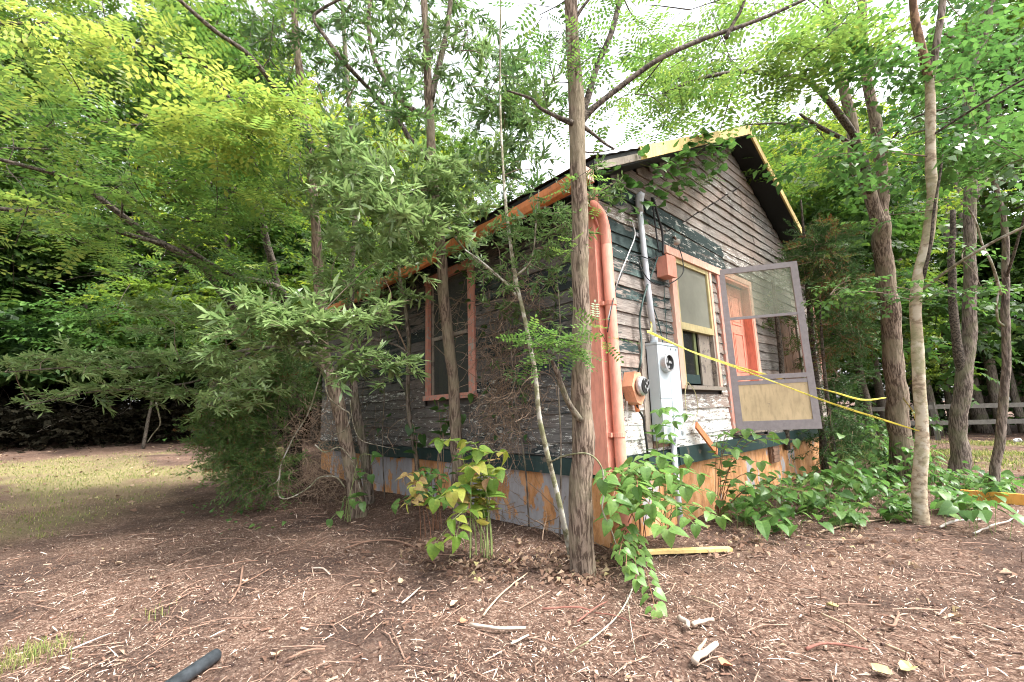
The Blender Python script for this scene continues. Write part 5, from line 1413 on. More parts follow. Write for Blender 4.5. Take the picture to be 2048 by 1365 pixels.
gs.append((spline([on(1460, 275, 1, -.4), on(1400, 300, 1, -.36), on(1370, 350, 1, -.2), on(1310, 400, 1, -.12)], 5), .006))
leafy('grape_vine', 'broad leaved green vine spilling over the yellow rake board onto the gable', 'vine', gs, gl, LM['broad'], STEMG, on(1395, 285, 1, -.4), 1.0, (.38, .18))
v2 = Tree('locust_sprig', 'light feathery sprig growing beside the vine under the gable peak', 'plant', None, on(1420, 330, 1, -.15))
v2.limb('stem', [on(1400, 300, 1, -.3), on(1425, 330, 1, -.15), on(1420, 370, 1, -.12)], [.004, .003, .002], STEMG, 5)
for (px, py) in [(1440, 300), (1430, 330), (1415, 355), (1405, 365), (1450, 320), (1390, 360)]: v2.clump(on(px, py, 1, -.14), (.08, .04, .06), 3, 'loc', K=3, L=.1, sc=.45, tint=(.4, .1), thr=0)
v2.finish(MM, TM, STEMG)
# ivy leaves by the side window
iv = []
for (px, py, n) in [(918, 548, 6), (905, 660, 2), (910, 685, 3), (940, 600, 3), (960, 555, 4), (930, 520, 4), (985, 650, 2), (1015, 640, 2), (905, 640, 2), (1010, 690, 4), (1000, 600, 5), (1030, 820, 4), (985, 810, 5), (970, 770, 4), (1040, 880, 4), (1060, 700, 3), (1000, 560, 5), (975, 860, 4), (760, 850, 4), (735, 870, 4)]:
    for i in range(n): iv.append((on(px + rnd.gauss(0, 10), py + rnd.gauss(0, 10), 0, -.16), np.array([-1, rnd.gauss(0, .8), rnd.gauss(0, .5)]), rnd.uniform(.05, .085)))
leafy('creeper', 'few dark heart leaves of a creeper around the side window trim', 'vine', [([on(955, 520, 0, -.14), on(930, 560, 0, -.15), on(915, 640, 0, -.15), on(910, 690, 0, -.14)], .003)], iv, LM['broad'], DEADV, on(955, 520, 0, -.14), 1, (.1, .1))

# ---- knotweed like plants
def arching(label, base, tips, size=(.09, .14), mat=LM['broad'], stem=STEMG, tint=(.6, .15), name='knotweed_plant', cat='plant', spacing=.075, r=.005, start=.35, group=None, lift=1.0, down=.25, upj=.3, spread=.05):
    st = []; lv = []
    base = np.array(base)
    for tip in tips:
        tip = np.array(tip); h = max(.08, (tip[2] - base[2]))
        b0 = base + np.array([rnd.uniform(-1, 1), rnd.uniform(-1, 1), 0]) * spread; mid = b0 * .55 + tip * .45; mid[2] = b0[2] + (tip[2] - b0[2]) * .85 + .08 * lift
        c = spline([b0, b0 * .85 + mid * .15 + np.array([0, 0, h * .2]), mid, tip], 6); st.append((c, r))
        L = np.concatenate([[0], np.cumsum(np.linalg.norm(np.diff(c, axis=0), axis=1))]); s = L[-1] * start; k = 0
        while s < L[-1]:
            i = min(len(c) - 2, int(np.searchsorted(L, s)) - 1); f = (s - L[i]) / (L[i + 1] - L[i]); p = c[i] * (1 - f) + c[i + 1] * f
            d = c[i + 1] - c[i]; d /= np.linalg.norm(d); sd = np.cross(d, [0, 0, 1.0]); sd /= np.linalg.norm(sd) + 1e-6
            fw = d * .5 + sd * (1 if k % 2 else -1) * .9 + np.array([rnd.gauss(0, .2), rnd.gauss(0, .2), .1])
            q = p + fw / np.linalg.norm(fw) * .025
            lv.append((q, fw, rnd.uniform(*size) * (1 - .25 * s / L[-1]))); s += spacing * rnd.uniform(.7, 1.2); k += 1
        lv.append((tip, c[-1] - c[-2], size[0]))
    return leafy(name, label, cat, st, lv, mat, stem, base, 1.0, tint, upj=upj, group=group, down=down)
def G(px, py):
    p = on(px, py, 2, 0.0); p[2] = gz1(p[0], p[1]); return p
# yellowing clump at centre
bY = G(965, 1118)
arching('clump of yellowing and browning knotweed between the oak and the locust', bY,
        [at(880, 880, 3.7), at(925, 885, 3.7), at(955, 900, 3.5), at(1010, 905, 3.7), at(985, 960, 3.5), at(905, 985, 3.3), at(870, 1000, 3.5), at(930, 960, 3.8), at(1000, 940, 3.9), at(905, 1040, 3.3), at(940, 935, 3.4)],
        (.10, .15), LM['yellow'], STEMG, (.45, .26), spacing=.065, r=.0065, start=.4, spread=.17)
arching('small knotweed shoot with curled brown leaves left of the yellowing clump', G(850, 1075), [at(808, 955, 4.0), at(826, 975, 3.9), at(815, 1010, 3.8)], (.07, .11), LM['yellow'], STEMR, (.82, .14), spacing=.07)
arching('green leafy shoots beside the foot of the slim oak', G(870, 1060), [at(835, 945, 4.3), at(860, 950, 4.4), at(880, 960, 4.3), at(845, 985, 4.2), at(890, 1000, 4.0), at(790, 1010, 4.2), at(950, 905, 4.6)], (.08, .12), LM['broad'], STEMR, (.55, .15), spacing=.08)
arching('single drooping leaf on a green stalk low before the yellowing clump', G(930, 1100), [at(868, 1090, 3.3), at(912, 1075, 3.2)], (.10, .12), LM['yellow'], STEMG, (.3, .1), start=.8, r=.004)
arching('green vine leaves climbing the lower side wall beside the window sill', on(880, 960, 0, -.25), [on(870, 800, 0, -.2), on(905, 810, 0, -.25), on(940, 790, 0, -.2), on(890, 850, 0, -.3), on(925, 830, 0, -.3)], (.10, .16), LM['broad'], DEADV, (.35, .15), spacing=.16, start=.5)
arching('dark green vine leaves low on the wall right of the slim sapling', on(835, 960, 0, -.3), [on(820, 850, 0, -.3), on(830, 885, 0, -.3), on(845, 870, 0, -.3)], (.14, .2), LM['broad'], DEADV, (.15, .1), spacing=.2, start=.6)
arching('few broad leaves at the foot of the leaning tree', G(700, 1040), [at(685, 1005, 5.0), at(705, 1000, 5.0), at(725, 1005, 5.0), at(745, 910, 5.2), at(742, 950, 5.2), at(660, 1040, 5.0)], (.10, .16), LM['broad'], STEMG, (.6, .2), spacing=.2, start=.6)
# bright plant right of the corner
bC = G(1262, 1085)
arching('lush bright green knotweed in front of the downspout', bC,
        [at(1205, 960, 3.1), at(1245, 945, 3.4), at(1290, 935, 3.4), at(1335, 950, 3.3), at(1370, 975, 3.3), at(1335, 1060, 2.9), at(1300, 1010, 3.1), at(1225, 1000, 3.1), at(1215, 1040, 3.1), at(1275, 975, 3.1), at(1350, 1010, 3.3), at(1320, 915, 3.6), at(1360, 940, 3.5)],
        (.10, .15), LM['broad'], STEMR, (.78, .14), spacing=.085, start=.4, spread=.14)
arching('arching knotweed stems with pale leaf undersides below the meter cabinet', G(1330, 1075),
        [at(1400, 950, 3.6), at(1420, 985, 3.6), at(1375, 915, 3.8), at(1440, 1035, 3.5), at(1340, 870, 3.9), at(1315, 850, 4.0), at(1390, 1050, 3.4), at(1350, 960, 3.7)], (.09, .14), LM['broad'], STEMG, (.66, .15), spacing=.095, start=.45)
arching('knotweed spray reaching along the skirt board under the screen door', G(1440, 1040),
        [at(1590, 880, 4.5), at(1545, 870, 4.5), at(1490, 860, 4.5), at(1470, 900, 4.4), at(1520, 925, 4.4), at(1560, 960, 4.3), at(1600, 990, 4.2), at(1500, 975, 4.2), at(1620, 985, 4.2), at(1455, 870, 4.4)], (.09, .14), LM['broad'], STEMR, (.66, .15), spacing=.10, start=.4)
arching('long leafy stem trailing over the mulch in front of the corner', G(1262, 1090), [at(1238, 1110, 3.0), at(1252, 1135, 2.85), at(1272, 1160, 2.75), at(1312, 1222, 2.55)], (.07, .10), LM['broad'], STEMR, (.8, .1), spacing=.07, start=.35, down=.5)
vine('long bare pale runner lying on the mulch from the corner plant', None, .006, BARKW, name='bare_runner', cat='stem', pts=[G(1265, 1150) + [0, 0, .05], G(1268, 1195) + [0, 0, .06], G(1240, 1240) + [0, 0, .03], G(1190, 1285) + [0, 0, .015], G(1140, 1320) + [0, 0, .01]])
vine('second thin runner dropping straight toward the viewer', None, .003, BARKW, name='bare_runner', cat='stem', pts=[G(1255, 1210) + [0, 0, .05], G(1262, 1260) + [0, 0, .02], G(1272, 1320) + [0, 0, .01]])
# bean like climber at the cabinet
arching('thin climber with a few pale leaves in front of the meter cabinet', G(1345, 1030), [at(1335, 815, 3.8), at(1318, 820, 3.8), at(1370, 830, 3.9), at(1350, 845, 3.9)], (.06, .11), LM['broad'], STEMG, (.7, .15), spacing=.13, start=.72, r=.004)
vine('dry yellow stalk hanging from the front window sill', None, .005, simple('straw', (.42, .38, .2), .8, .2, 20), name='dry_stalk', cat='stem', pts=[on(1374, 765, 1, -.1), on(1370, 790, 1, -.14), on(1372, 830, 1, -.16), on(1362, 860, 1, -.2)])
vine('second dry stalk bent over the window sill', None, .0045, bpy.data.materials['straw'], name='dry_stalk', cat='stem', pts=[on(1376, 765, 1, -.1), on(1390, 785, 1, -.15), on(1396, 820, 1, -.15), on(1385, 850, 1, -.15)])

# ground cover right of the corner: one mass nobody could count
gp = []
def cover(poly_n, x0, x1, y0, y1, inside, hmax=.24, size=(.07, .13)):
    for i in range(poly_n):
        px = rnd.uniform(x0, x1); py = rnd.uniform(y0, y1)
        if not inside(px, py): continue
        p = G(px, py)
        if p[1] > -.05 and 0 < p[0] < 7.5: continue
        hh = rnd.uniform(.03, hmax) * (1 if rnd.random() < .8 else 1.6)
        a = rnd.uniform(0, 6.28); gp.append((p + [0, 0, hh], (cos(a), sin(a), 0), rnd.uniform(*size)))
cover(900, 1440, 1800, 955, 1080, lambda a, b: b < 1082 - abs(a - 1600) * .22 and vn(np.array([[a * .02, b * .05]]), 1, 3)[0] > .36)
cover(900, 1780, 2060, 960, 1050, lambda a, b: vn(np.array([[a * .02, b * .05]]), 1, 4)[0] > .60, .18)
cover(260, 1660, 1880, 935, 985, lambda a, b: True, .5)
cover(260, 1660, 1790, 890, 950, lambda a, b: True, .8, (.08, .16))
for (cx_, cy_, n, hh) in [(1650, 985, 34, .40), (1700, 975, 34, .42), (1740, 990, 26, .34), (1520, 1050, 20, .28), (1870, 1010, 30, .35), (1830, 950, 26, .6), (1760, 940, 26, .8), (1960, 1045, 26, .3), (1880, 900, 20, .9), (1850, 870, 16, 1.0)]:
    c = G(cx_, cy_ + 20)
    for i in range(int(n * .75)):
        a = rnd.uniform(0, 6.28); r = rnd.uniform(.02, .33)
        gp.append((c + np.array([cos(a) * r, sin(a) * r, hh * (1 - r * .9) * rnd.uniform(.75, 1.1)]), (cos(a), sin(a), -.1), rnd.uniform(.09, .15)))
pos = np.array([q[0] for q in gp]); fw = np.array([q[1] for q in gp], float); fw[:, 2] -= .3
V, Q, T = scatter(T_HEART, pos, frames(fw, np.array([0, 0, 1.0]) + rng.normal(0, .28, (len(pos), 3))), np.array([q[2] for q in gp]) * 10, np.clip(.5 + rng.normal(0, .2, len(pos)), 0, 1), .03)
tag(mesh_quads('ground_cover', V, Q, T, LM['broad']), None, None, None, 'stuff')
m = MB()
for q in gp[::2]:
    p = np.array(q[0]); b0 = p + np.array([rnd.uniform(-.05, .05), rnd.uniform(-.05, .05), 0]); b0[2] = gz1(b0[0], b0[1]); m.tube([b0, (b0 + p) / 2 + [.01, 0, .01], p], .0025, 3, cap=False)
o = m.build('ground_cover_stems', STEMG); tag(o, None, None, None, 'stuff')
# small seedlings on the far left and by the cedar
sp = []
for (cx_, cy_, n, s) in [(495, 1030, 16, .25), (560, 1010, 10, .2), (520, 1060, 8, .15), (430, 1020, 8, .2), (300, 880, 60, .8), (180, 885, 40, .8), (460, 878, 60, .9), (380, 880, 40, .8), (60, 880, 30, .8), (530, 965, 14, .2)]:
    c = on(cx_, cy_, 2, .0) if cy_ > 950 else at(cx_, cy_, 15.5)
    for i in range(n):
        x, y = c[0] + rnd.gauss(0, s), c[1] + rnd.gauss(0, s); a = rnd.uniform(0, 6.28)
        sp.append((np.array([x, y, gz1(x, y) + rnd.uniform(.02, .10 if cy_ > 950 else .35)]), (cos(a), sin(a), -.2), rnd.uniform(.04, .07) if cy_ > 950 else rnd.uniform(.1, .2)))
pos = np.array([q[0] for q in sp]); fw = np.array([q[1] for q in sp], float)
V, Q, T = scatter(T_HEART, pos, frames(fw, np.array([0, 0, 1.0]) + rng.normal(0, .3, (len(pos), 3))), np.array([q[2] for q in sp]) * 10, np.clip(.5 + rng.normal(0, .2, len(pos)), 0, 1), .03)
tag(mesh_quads('undergrowth', V, Q, T, LM['broad']), None, None, None, 'stuff')

# brown thin stems and canes round the locust foot
tangle('cut_canes', 'dry brown canes and twigs standing around the foot of the large locust', 'canes', [(G(1120, 1080) + [0, .1, .15], (.25, .2, .1), 24), (G(1020, 1060) + [0, .2, .2], (.35, .2, .15), 30)], DEADV, .004, .05, 6, .08, .02)
cn = [('straight red brown cane behind the locust foot, cut off at waist height', 1122, 1060, 1125, 870, 3.7, .010), ('thinner brown cane just left of the locust, leaning to it', 1118, 1075, 1145, 915, 3.6, .007),
      ('thick split brown cane stub under the yellowing clump', 985, 1100, 978, 1030, 3.6, .018), ('green knotweed stub left under the yellowing clump', 940, 1118, 932, 1060, 3.5, .011), ('greenish knotweed stub in the middle of the clump', 966, 1112, 955, 1045, 3.5, .012),
      ('pale splintered stub standing on the mulch left of the locust', 1103, 1215, 1110, 1165, 2.75, .017), ('brown stub beside two green stalks left of the locust', 1082, 1160, 1088, 1085, 3.1, .013), ('green stalk pair member left of the locust foot', 1060, 1170, 1068, 1080, 3.1, .009),
      ('short pale stub at the edge of the green ground cover', 1580, 1080, 1576, 1045, 3.7, .012)]
for lab, x0, y0, x1, y1, z, r in cn:
    p = G(x0, y0); q = at(x1, y1, np.linalg.norm(M[2] * 0 + 1) * z); 
    m = MB(); pts = [p - [0, 0, .02], p * .5 + q * .5 + [.006, .004, 0], q]; m.tube(pts, [r * 1.1, r, r * .9], 8)
    o = m.build('cane_stub', STEMR if 'brown' in lab or 'red' in lab else (BARKW if 'pale' in lab else STEMG), None, True, origin=tuple(p)); tag(o, lab, 'stump', 'cut plant stems')

# stubble of mown stems: uncountable
m = MB()
xx, yy = rand_ground(420, 6.5, 1.0)
for x, y in zip(xx, yy):
    z = gz1(x, y); h = rnd.uniform(.02, .07); r = rnd.uniform(.0015, .004); m.tube([(x, y, z - .01), (x + rnd.gauss(0, .012), y + rnd.gauss(0, .012), z + h)], [r, r * .7], 5)
tag(m.build('stubble', simple('dark_stub', (.10, .055, .035), .9, .4, 30)), None, None, None, 'stuff')
m = MB()
xx, yy = rand_ground(750, 7.5, 1.0)
for x, y in zip(xx, yy):
    z = gz1(x, y) + .012; L = rnd.uniform(.08, .32); a = rnd.uniform(0, pi); r = rnd.uniform(.0012, .0038)
    p = np.array([x, y, z]); d = np.array([cos(a), sin(a), 0]) * L
    q = p + d; q[2] = gz1(q[0], q[1]) + .012 + rnd.uniform(0, .015); mid = (p + q) / 2 + np.array([rnd.gauss(0, .02), rnd.gauss(0, .02), .008]); m.tube([p, mid, q], r, 4)
tag(m.build('fine_twigs', simple('twig_litter', (.24, .15, .11), .9, .5, 25)), None, None, None, 'stuff')
# bark chunks: small split pieces
m = MB()
xx, yy = rand_ground(1600, 6.5, 1.15)
for x, y in zip(xx, yy):
    z = gz1(x, y) + .006; a = rnd.uniform(0, pi); L = rnd.uniform(.015, .06); w = rnd.uniform(.006, .016); p = np.array([x, y, z]); d = np.array([cos(a), sin(a), rnd.uniform(-.2, .2)]) * L
    m.obox(p - d / 2, p + d / 2, w, rnd.uniform(.003, .009), up=(rnd.gauss(0, .3), rnd.gauss(0, .3), 1), m=rnd.choice([0, 0, 1, 2]))
tag(m.build('bark_chunks', [simple('chunk_brown', (.15, .085, .06), .9, .4, 25), simple('chunk_tan', (.38, .27, .2), .9, .3, 25), simple('chunk_dark', (.06, .035, .028), .9, .4, 25)]), None, None, None, 'stuff')

# dead leaves heaped round the locust foot and the clump
pl_ = []
for (cx_, cy_, n, sg) in [(1060, 1120, 170, .24), (960, 1140, 110, .22), (1150, 1165, 120, .12), (1230, 1120, 90, .15), (860, 1110, 90, .25), (1480, 1090, 120, .3), (1700, 1085, 120, .4)]:
    c = G(cx_, cy_)
    for i in range(n):
        x, y = c[0] + rnd.gauss(0, sg), c[1] + rnd.gauss(0, sg)
        if x > -.02 and y > -.02: continue
        a = rnd.uniform(0, 6.28); pl_.append(((x, y, gz1(x, y) + rnd.uniform(.008, .04)), (cos(a), sin(a), rnd.gauss(0, .25)), rnd.uniform(.35, .8)))
pos = np.array([q[0] for q in pl_]); fw = np.array([q[1] for q in pl_])
V, Q, T = scatter([(leaf(.1, .06, .5)[:, :], np.array([[0, 1, 2, 3]])), (leaf(.1, .045, .9), np.array([[0, 1, 2, 3]]))], pos, frames(fw, np.array([0, 0, 1.0]) + rng.normal(0, .5, (len(pos), 3))), np.array([q[2] for q in pl_]), rng.beta(1.6, 1.8, len(pos)), .05)
tag(mesh_quads('leaf_litter', V, Q, T, DRYL), None, None, None, 'stuff')

# individual sticks
ST = {'b': simple('stick_brown', (.20, .12, .085), .9, .35, 25), 't': simple('stick_tan', (.40, .29, .2), .85, .25, 25), 'g': simple('stick_grey', (.34, .30, .27), .9, .25, 25), 'w': simple('stick_white', (.44, .36, .29), .8, .2, 25), 'r': simple('stick_red', (.19, .08, .06), .85, .3, 25)}
sticks = [
 ('forked tan stick pointing at the viewer left of the centre mulch', 'b', .012, [(485, 1140), (478, 1180), (458, 1210)]),
 ('brown twig crossing to the forked stick on the left mulch', 'b', .008, [(540, 1140), (510, 1160), (470, 1178)]),
 ('thin brown stick above the forked stick on the left mulch', 'b', .007, [(448, 1140), (480, 1133), (515, 1127)]),
 ('pale thin stick at the lower left before the black pipe', 'g', .007, [(140, 1303), (180, 1290), (222, 1270)]),
 ('short straight pale stick left of the oak clump', 'w', .010, [(803, 1215), (842, 1187)]),
 ('long straight tan cane pointing at the locust foot', 't', .009, [(966, 1242), (1010, 1195), (1055, 1155)]),
 ('long bleached stick lying across below the clump', 'w', .014, [(942, 1265), (990, 1273), (1050, 1268)]),
 ('short bleached stick right below the long bleached one', 'w', .010, [(1020, 1300), (1060, 1285)]),
 ('reddish stick crossing the mulch below the locust', 'r', .009, [(1085, 1230), (1150, 1229), (1185, 1232)]),
 ('slanting red stick meeting the straight red one', 'r', .007, [(1155, 1255), (1190, 1230), (1215, 1210)]),
 ('thin red stick right of the trailing stem', 'r', .006, [(1190, 1235), (1230, 1245), (1270, 1257)]),
 ('long grey brown stick lying left of the clump', 'b', .012, [(700, 1092), (790, 1088), (860, 1110), (930, 1118)]),
 ('brown stick in the shade of the leaning tree', 'b', .010, [(690, 1102), (740, 1090), (800, 1085)]),
 ('thin brown branch lying on the right mulch', 'b', .007, [(1500, 1150), (1560, 1175), (1640, 1190)]),
 ('short pale stick before the fallen yellow board', 't', .008, [(1385, 1205), (1420, 1222), (1445, 1232)]),
 ('thick pale broken stick at the bottom right of centre', 'w', .020, [(1358, 1250), (1380, 1278)]),
 ('thick bleached stick lying beside the broken one', 'w', .017, [(1385, 1268), (1430, 1262)]),
 ('thickest tan log piece on the bottom edge of the mulch', 'w', .026, [(1392, 1350), (1435, 1318)]),
 ('brown bark splinter beside the thickest log piece', 't', .013, [(1398, 1325), (1412, 1302)]),
 ('long cane from brown to pale on the lower right mulch', 't', .009, [(1645, 1242), (1690, 1265), (1735, 1292)]),
 ('long tan cane continuing toward the lower right', 't', .009, [(1770, 1300), (1820, 1322)]),
 ('dark stick with a short arm on the right mulch', 'b', .012, [(1765, 1260), (1790, 1268), (1800, 1240)]),
 ('brown stick lying level at the lower right', 'r', .010, [(1610, 1308), (1655, 1300), (1735, 1308)]),
 ('bleached stick at the right edge of the mulch', 'w', .009, [(1970, 1262), (2015, 1280)]),
 ('grey crooked branch lying before the pale trunk', 'g', .016, [(1880, 1062), (1910, 1050), (1960, 1048), (1975, 1040)]),
 ('grey curved branch rising at the right edge', 'g', .012, [(1950, 1075), (1990, 1062), (2025, 1050), (2038, 1032)]),
 ('long thin yellow cane lying along the green ground cover', 't', .010, [(1640, 1065), (1710, 1048), (1800, 1036)]),
 ('brown cane lying left of the ground cover', 't', .008, [(1470, 1032), (1520, 1030), (1580, 1028)]),
 ('flat dead stalks along the edge of the ground cover', 'b', .009, [(1560, 1072), (1650, 1082), (1720, 1080)]),
 ('thin dark twig lying in the left yard', 'b', .008, [(400, 963), (450, 958), (490, 955)]),
 ('tan forked chip left of centre on the mulch', 'w', .010, [(625, 1140), (645, 1143), (660, 1152)]),
 ('short brown stick on the mulch right of the black pipe', 'b', .010, [(575, 1333), (620, 1322), (648, 1315)]),
]
for lab, c, r, pp in sticks:
    pts = []
    for i, (a, b) in enumerate(pp):
        p = G(a, b) + [0, 0, r + .012 + .01 * (i % 2)]; pts.append(p)
    cc_ = spline(pts, 5); cc_ = cc_ + np.stack([vn(cc_, 20, 3) - .5, vn(cc_, 20, 4) - .5, np.zeros(len(cc_))], 1) * r * 1.5
    m = MB(); m.tube(cc_, r * .62 * (.75 + .5 * vn(cc_, 25, 5)) * np.linspace(1.1, .8, len(cc_)), 8); o = m.build('fallen_stick', ST[c], None, True, origin=tuple(cc_[0])); tag(o, lab, 'stick', 'sticks lying on the mulch')

# larger dead leaves that can be told apart
big = [('curled tan leaf right of the forked stick', 490, 1165, .06), ('pale brown leaf in the left middle of the mulch', 305, 1165, .05), ('long curled tan leaf on the left mulch', 233, 1133, .06), ('pale leaf near the clump foot', 805, 1168, .07), ('yellow green leaf beyond the tan cane', 955, 1165, .06), ('large tan leaf on the centre mulch', 913, 1215, .08), ('red brown leaf on the centre mulch', 930, 1255, .06),
       ('tan leaf left of the slanted stick', 752, 1190, .06), ('star shaped pale leaf by the black pipe', 553, 1325, .07), ('pale yellow leaf near the bottom right edge', 1755, 1350, .09), ('orange brown leaf right of the pale yellow one', 1822, 1345, .08), ('orange leaf by the log piece', 1450, 1350, .08), ('yellow green leaf on the right mulch', 1660, 1222, .07), ('brown curled leaf on the right mulch', 1920, 1245, .08), ('pale leaf under the trailing stem', 1222, 1285, .06)]
for lab, px, py, s in big:
    p = G(px, py) + [0, 0, .02]; me_ = bpy.data.meshes.new('dead_leaf'); a = rnd.uniform(0, 6.28); n = 9
    ring = []; s = s * .75
    for i in range(n):
        t = 2 * pi * i / n; rr = s * (.62 + .38 * cos(t)) * (.75 + .5 * rnd.random() * (i % 2)); ring.append((rr * cos(t) * 1.1, rr * sin(t) * .9, .35 * s * abs(sin(t)) * rnd.uniform(.3, 1.2)))
    vs = [(0, 0, 0)] + ring; fs = [(0, i + 1, (i + 1) % n + 1) for i in range(n)]
    me_.from_pydata(vs, [], fs); me_.materials.append(simple('dead_leaf_%d' % int(px), (.34, .31, .14) if 'yellow' in lab else ((.40, .16, .09) if 'red' in lab or 'orange' in lab else (.42, .30, .2)), .8, .3, 30)); o = link('dead_leaf', me_, None, None, tuple(p)); o.rotation_euler = (rnd.uniform(-.2, .2), rnd.uniform(-.2, .2), a)
    tag(o, lab, 'dead leaf', 'dead leaves on the mulch')

# boards, pipe, log
p, q = G(1275, 1112) + [0, 0, .03], G(1462, 1105) + [0, 0, .035]
m = MB(); m.obox(p, q, .07, .025); o = m.build('yellow_board', YEL, None, origin=tuple(p)); tag(o, 'yellow painted board lying on the mulch right of the locust foot', 'board')
p, q = G(1925, 998) + [0, 0, .06], G(2120, 1018) + [0, 0, .07]
m = MB(); m.obox(p, q, .045, .12); o = m.build('yellow_board', chip_paint('orange_yellow_board', (.72, .36, .08), (.5, .3, .15), .66), None, origin=tuple(p)); tag(o, 'orange yellow board on edge among leaves at the right edge of the view', 'board')
p, q = G(432, 1326) + [0, 0, .035], G(345, 1385) + [0, 0, .035]
m = MB(); d_ = (p - q) / np.linalg.norm(p - q); m.tube([p, p - d_ * .005, q, q - d_ * .2], [.030, .031, .031, .031], 18); m.tube([p + d_ * .001, p - d_ * .10], [.026, .026], 16); o = m.build('plastic_pipe', PIPEB, None, True, origin=tuple(p)); tag(o, 'length of black plastic pipe lying on the mulch at the lower left', 'pipe')
p = at(400, 872, 14.5); p[2] = gz1(p[0], p[1]) + .26
m = MB(); m.tube([p, p + np.array([.3, 1.2, 0])], [.27, .26], 20); o = m.build('cut_log', simple('log_end', (.22, .19, .15), .9, .3, 8), None, True, origin=tuple(p)); tag(o, 'cut end of a thick log lying in the dark at the yard edge', 'log')
# old low wall in the dark at the end of the yard
# pale litter by the fence
p = at(2035, 889, 11.5); p[2] = gz1(p[0], p[1]) + .06
m = MB()
for i in range(5): a = p + np.array([rnd.gauss(0, .09), rnd.gauss(0, .09), rnd.uniform(-.03, .03)]); m.tube([a, a + np.array([rnd.gauss(0, .06), rnd.gauss(0, .06), .05])], [.05, .03], 7)
o = m.build('white_rag', WIREW, None, True, origin=tuple(p)); tag(o, 'crumpled white litter on the grass before the fence at the right edge', 'litter')

# ================================================================== FOREST
def proto(kind, label, h, n_cl, spr, rad, tint, mat, z0=.25, sprayn=6):
    t = Tree('forest_tree', label, 'tree', 'forest trees beyond the yard', (0, 0, 0))
    tr = t.limb('trunk', [(0, 0, -.3), (.1, .05, h * .25), (-.1, .1, h * .5), (.1, -.05, h * .75), (0, 0, h * .95)], [h * .014, h * .012, h * .010, h * .007, h * .002], BARKD, 9, 5)
    for i in range(6):
        a = rnd.uniform(0, 6.28); zz = h * rnd.uniform(.3, .75); L = h * .2
        t.limb('limb', [(0, 0, zz), (cos(a) * L * .5, sin(a) * L * .5, zz + L * .25), (cos(a) * L, sin(a) * L, zz + L * .4)], [h * .005, h * .0035, h * .001], BARKD, 6, 4)
    for i in range(n_cl):
        f = rnd.uniform(z0, 1.0); w = rad * h * (1 - .55 * ((f - .55) / .5) ** 2); a = rnd.uniform(0, 6.28); r = w * rnd.random() ** .5
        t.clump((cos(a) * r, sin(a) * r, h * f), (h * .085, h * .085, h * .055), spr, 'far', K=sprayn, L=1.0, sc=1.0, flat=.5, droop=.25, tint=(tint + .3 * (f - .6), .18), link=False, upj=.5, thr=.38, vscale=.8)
    t.tw = []
    t.finish({'far': mat}, TM, BARKD)
    return t
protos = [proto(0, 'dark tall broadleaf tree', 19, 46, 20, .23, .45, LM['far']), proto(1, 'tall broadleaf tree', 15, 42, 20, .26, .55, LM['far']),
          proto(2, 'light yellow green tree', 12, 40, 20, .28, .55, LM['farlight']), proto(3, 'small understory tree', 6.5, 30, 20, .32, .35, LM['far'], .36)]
used = [False] * 4
def place(k, hdg, dist, label, s=1.0):
    t = protos[k]
    a = radians(hdg); x = CAM[0] + dist * sin(a); y = CAM[1] + dist * cos(a)
    if not used[k]: r = t.root; used[k] = True
    else:
        r = t.root.copy(); COL.objects.link(r)
        for ch in t.root.children:
            c = ch.copy(); COL.objects.link(c); c.parent = r
    r.location = (x, y, gz1(x, y) - .1); r.rotation_euler = (0, 0, rnd.uniform(0, 6.28)); r.scale = (s,) * 3
    r['label'] = label; return r
FP = []
for (h0, h1, d0, d1, n, ks) in [(-14, 26, 19, 23, 9, (0, 1, 3)), (-14, 30, 24, 30, 7, (0, 1)), (-16, 34, 33, 44, 6, (0, 1)), (4, 30, 14.5, 17, 4, (3, 2)), (20, 38, 17, 24, 4, (2, 1)), (66, 98, 23, 27, 6, (2, 1, 3)), (64, 98, 28, 33, 7, (1, 2, 0)), (62, 98, 36, 48, 8, (0, 1)), (-32, -15, 18, 34, 4, (0, 1)), (98, 116, 22, 34, 4, (1, 0))]:
    for i in range(n):
        FP.append((rnd.choice(ks), h0 + (h1 - h0) * (i + rnd.random()) / n, rnd.uniform(d0, d1)))
desc = ['dark tall', 'broad leafy', 'light yellow green', 'low bushy']
ordn = ['first', 'second', 'third', 'fourth', 'fifth', 'sixth', 'seventh', 'eighth', 'ninth', 'tenth', 'eleventh', 'twelfth']
info = []
for i, (k, h, dd) in enumerate(FP):
    dep = 'first row' if dd < (19.5 if h < 50 else 27.5) else ('middle row' if dd < (30 if h < 50 else 34) else 'far row')
    px = CX + F * math.tan(radians(max(-70, min(70, h - 42.2))))
    nm = 'beyond the left yard' if px < 450 else ('above the side roof' if px < 1050 else ('beyond the rail fence' if px > 1650 else 'right of the roof'))
    info.append((px, k, h, dd, dep, nm))
info.sort(); cnt = {}
for px, k, h, dd, dep, nm in info:
    key = (k, dep, nm); c_ = cnt.get(key, 0); cnt[key] = c_ + 1
    place(k, h, dd, '%s tree, %s %s, %s from left' % (desc[k], dep, nm, ordn[c_]), rnd.uniform(.85, 1.2))

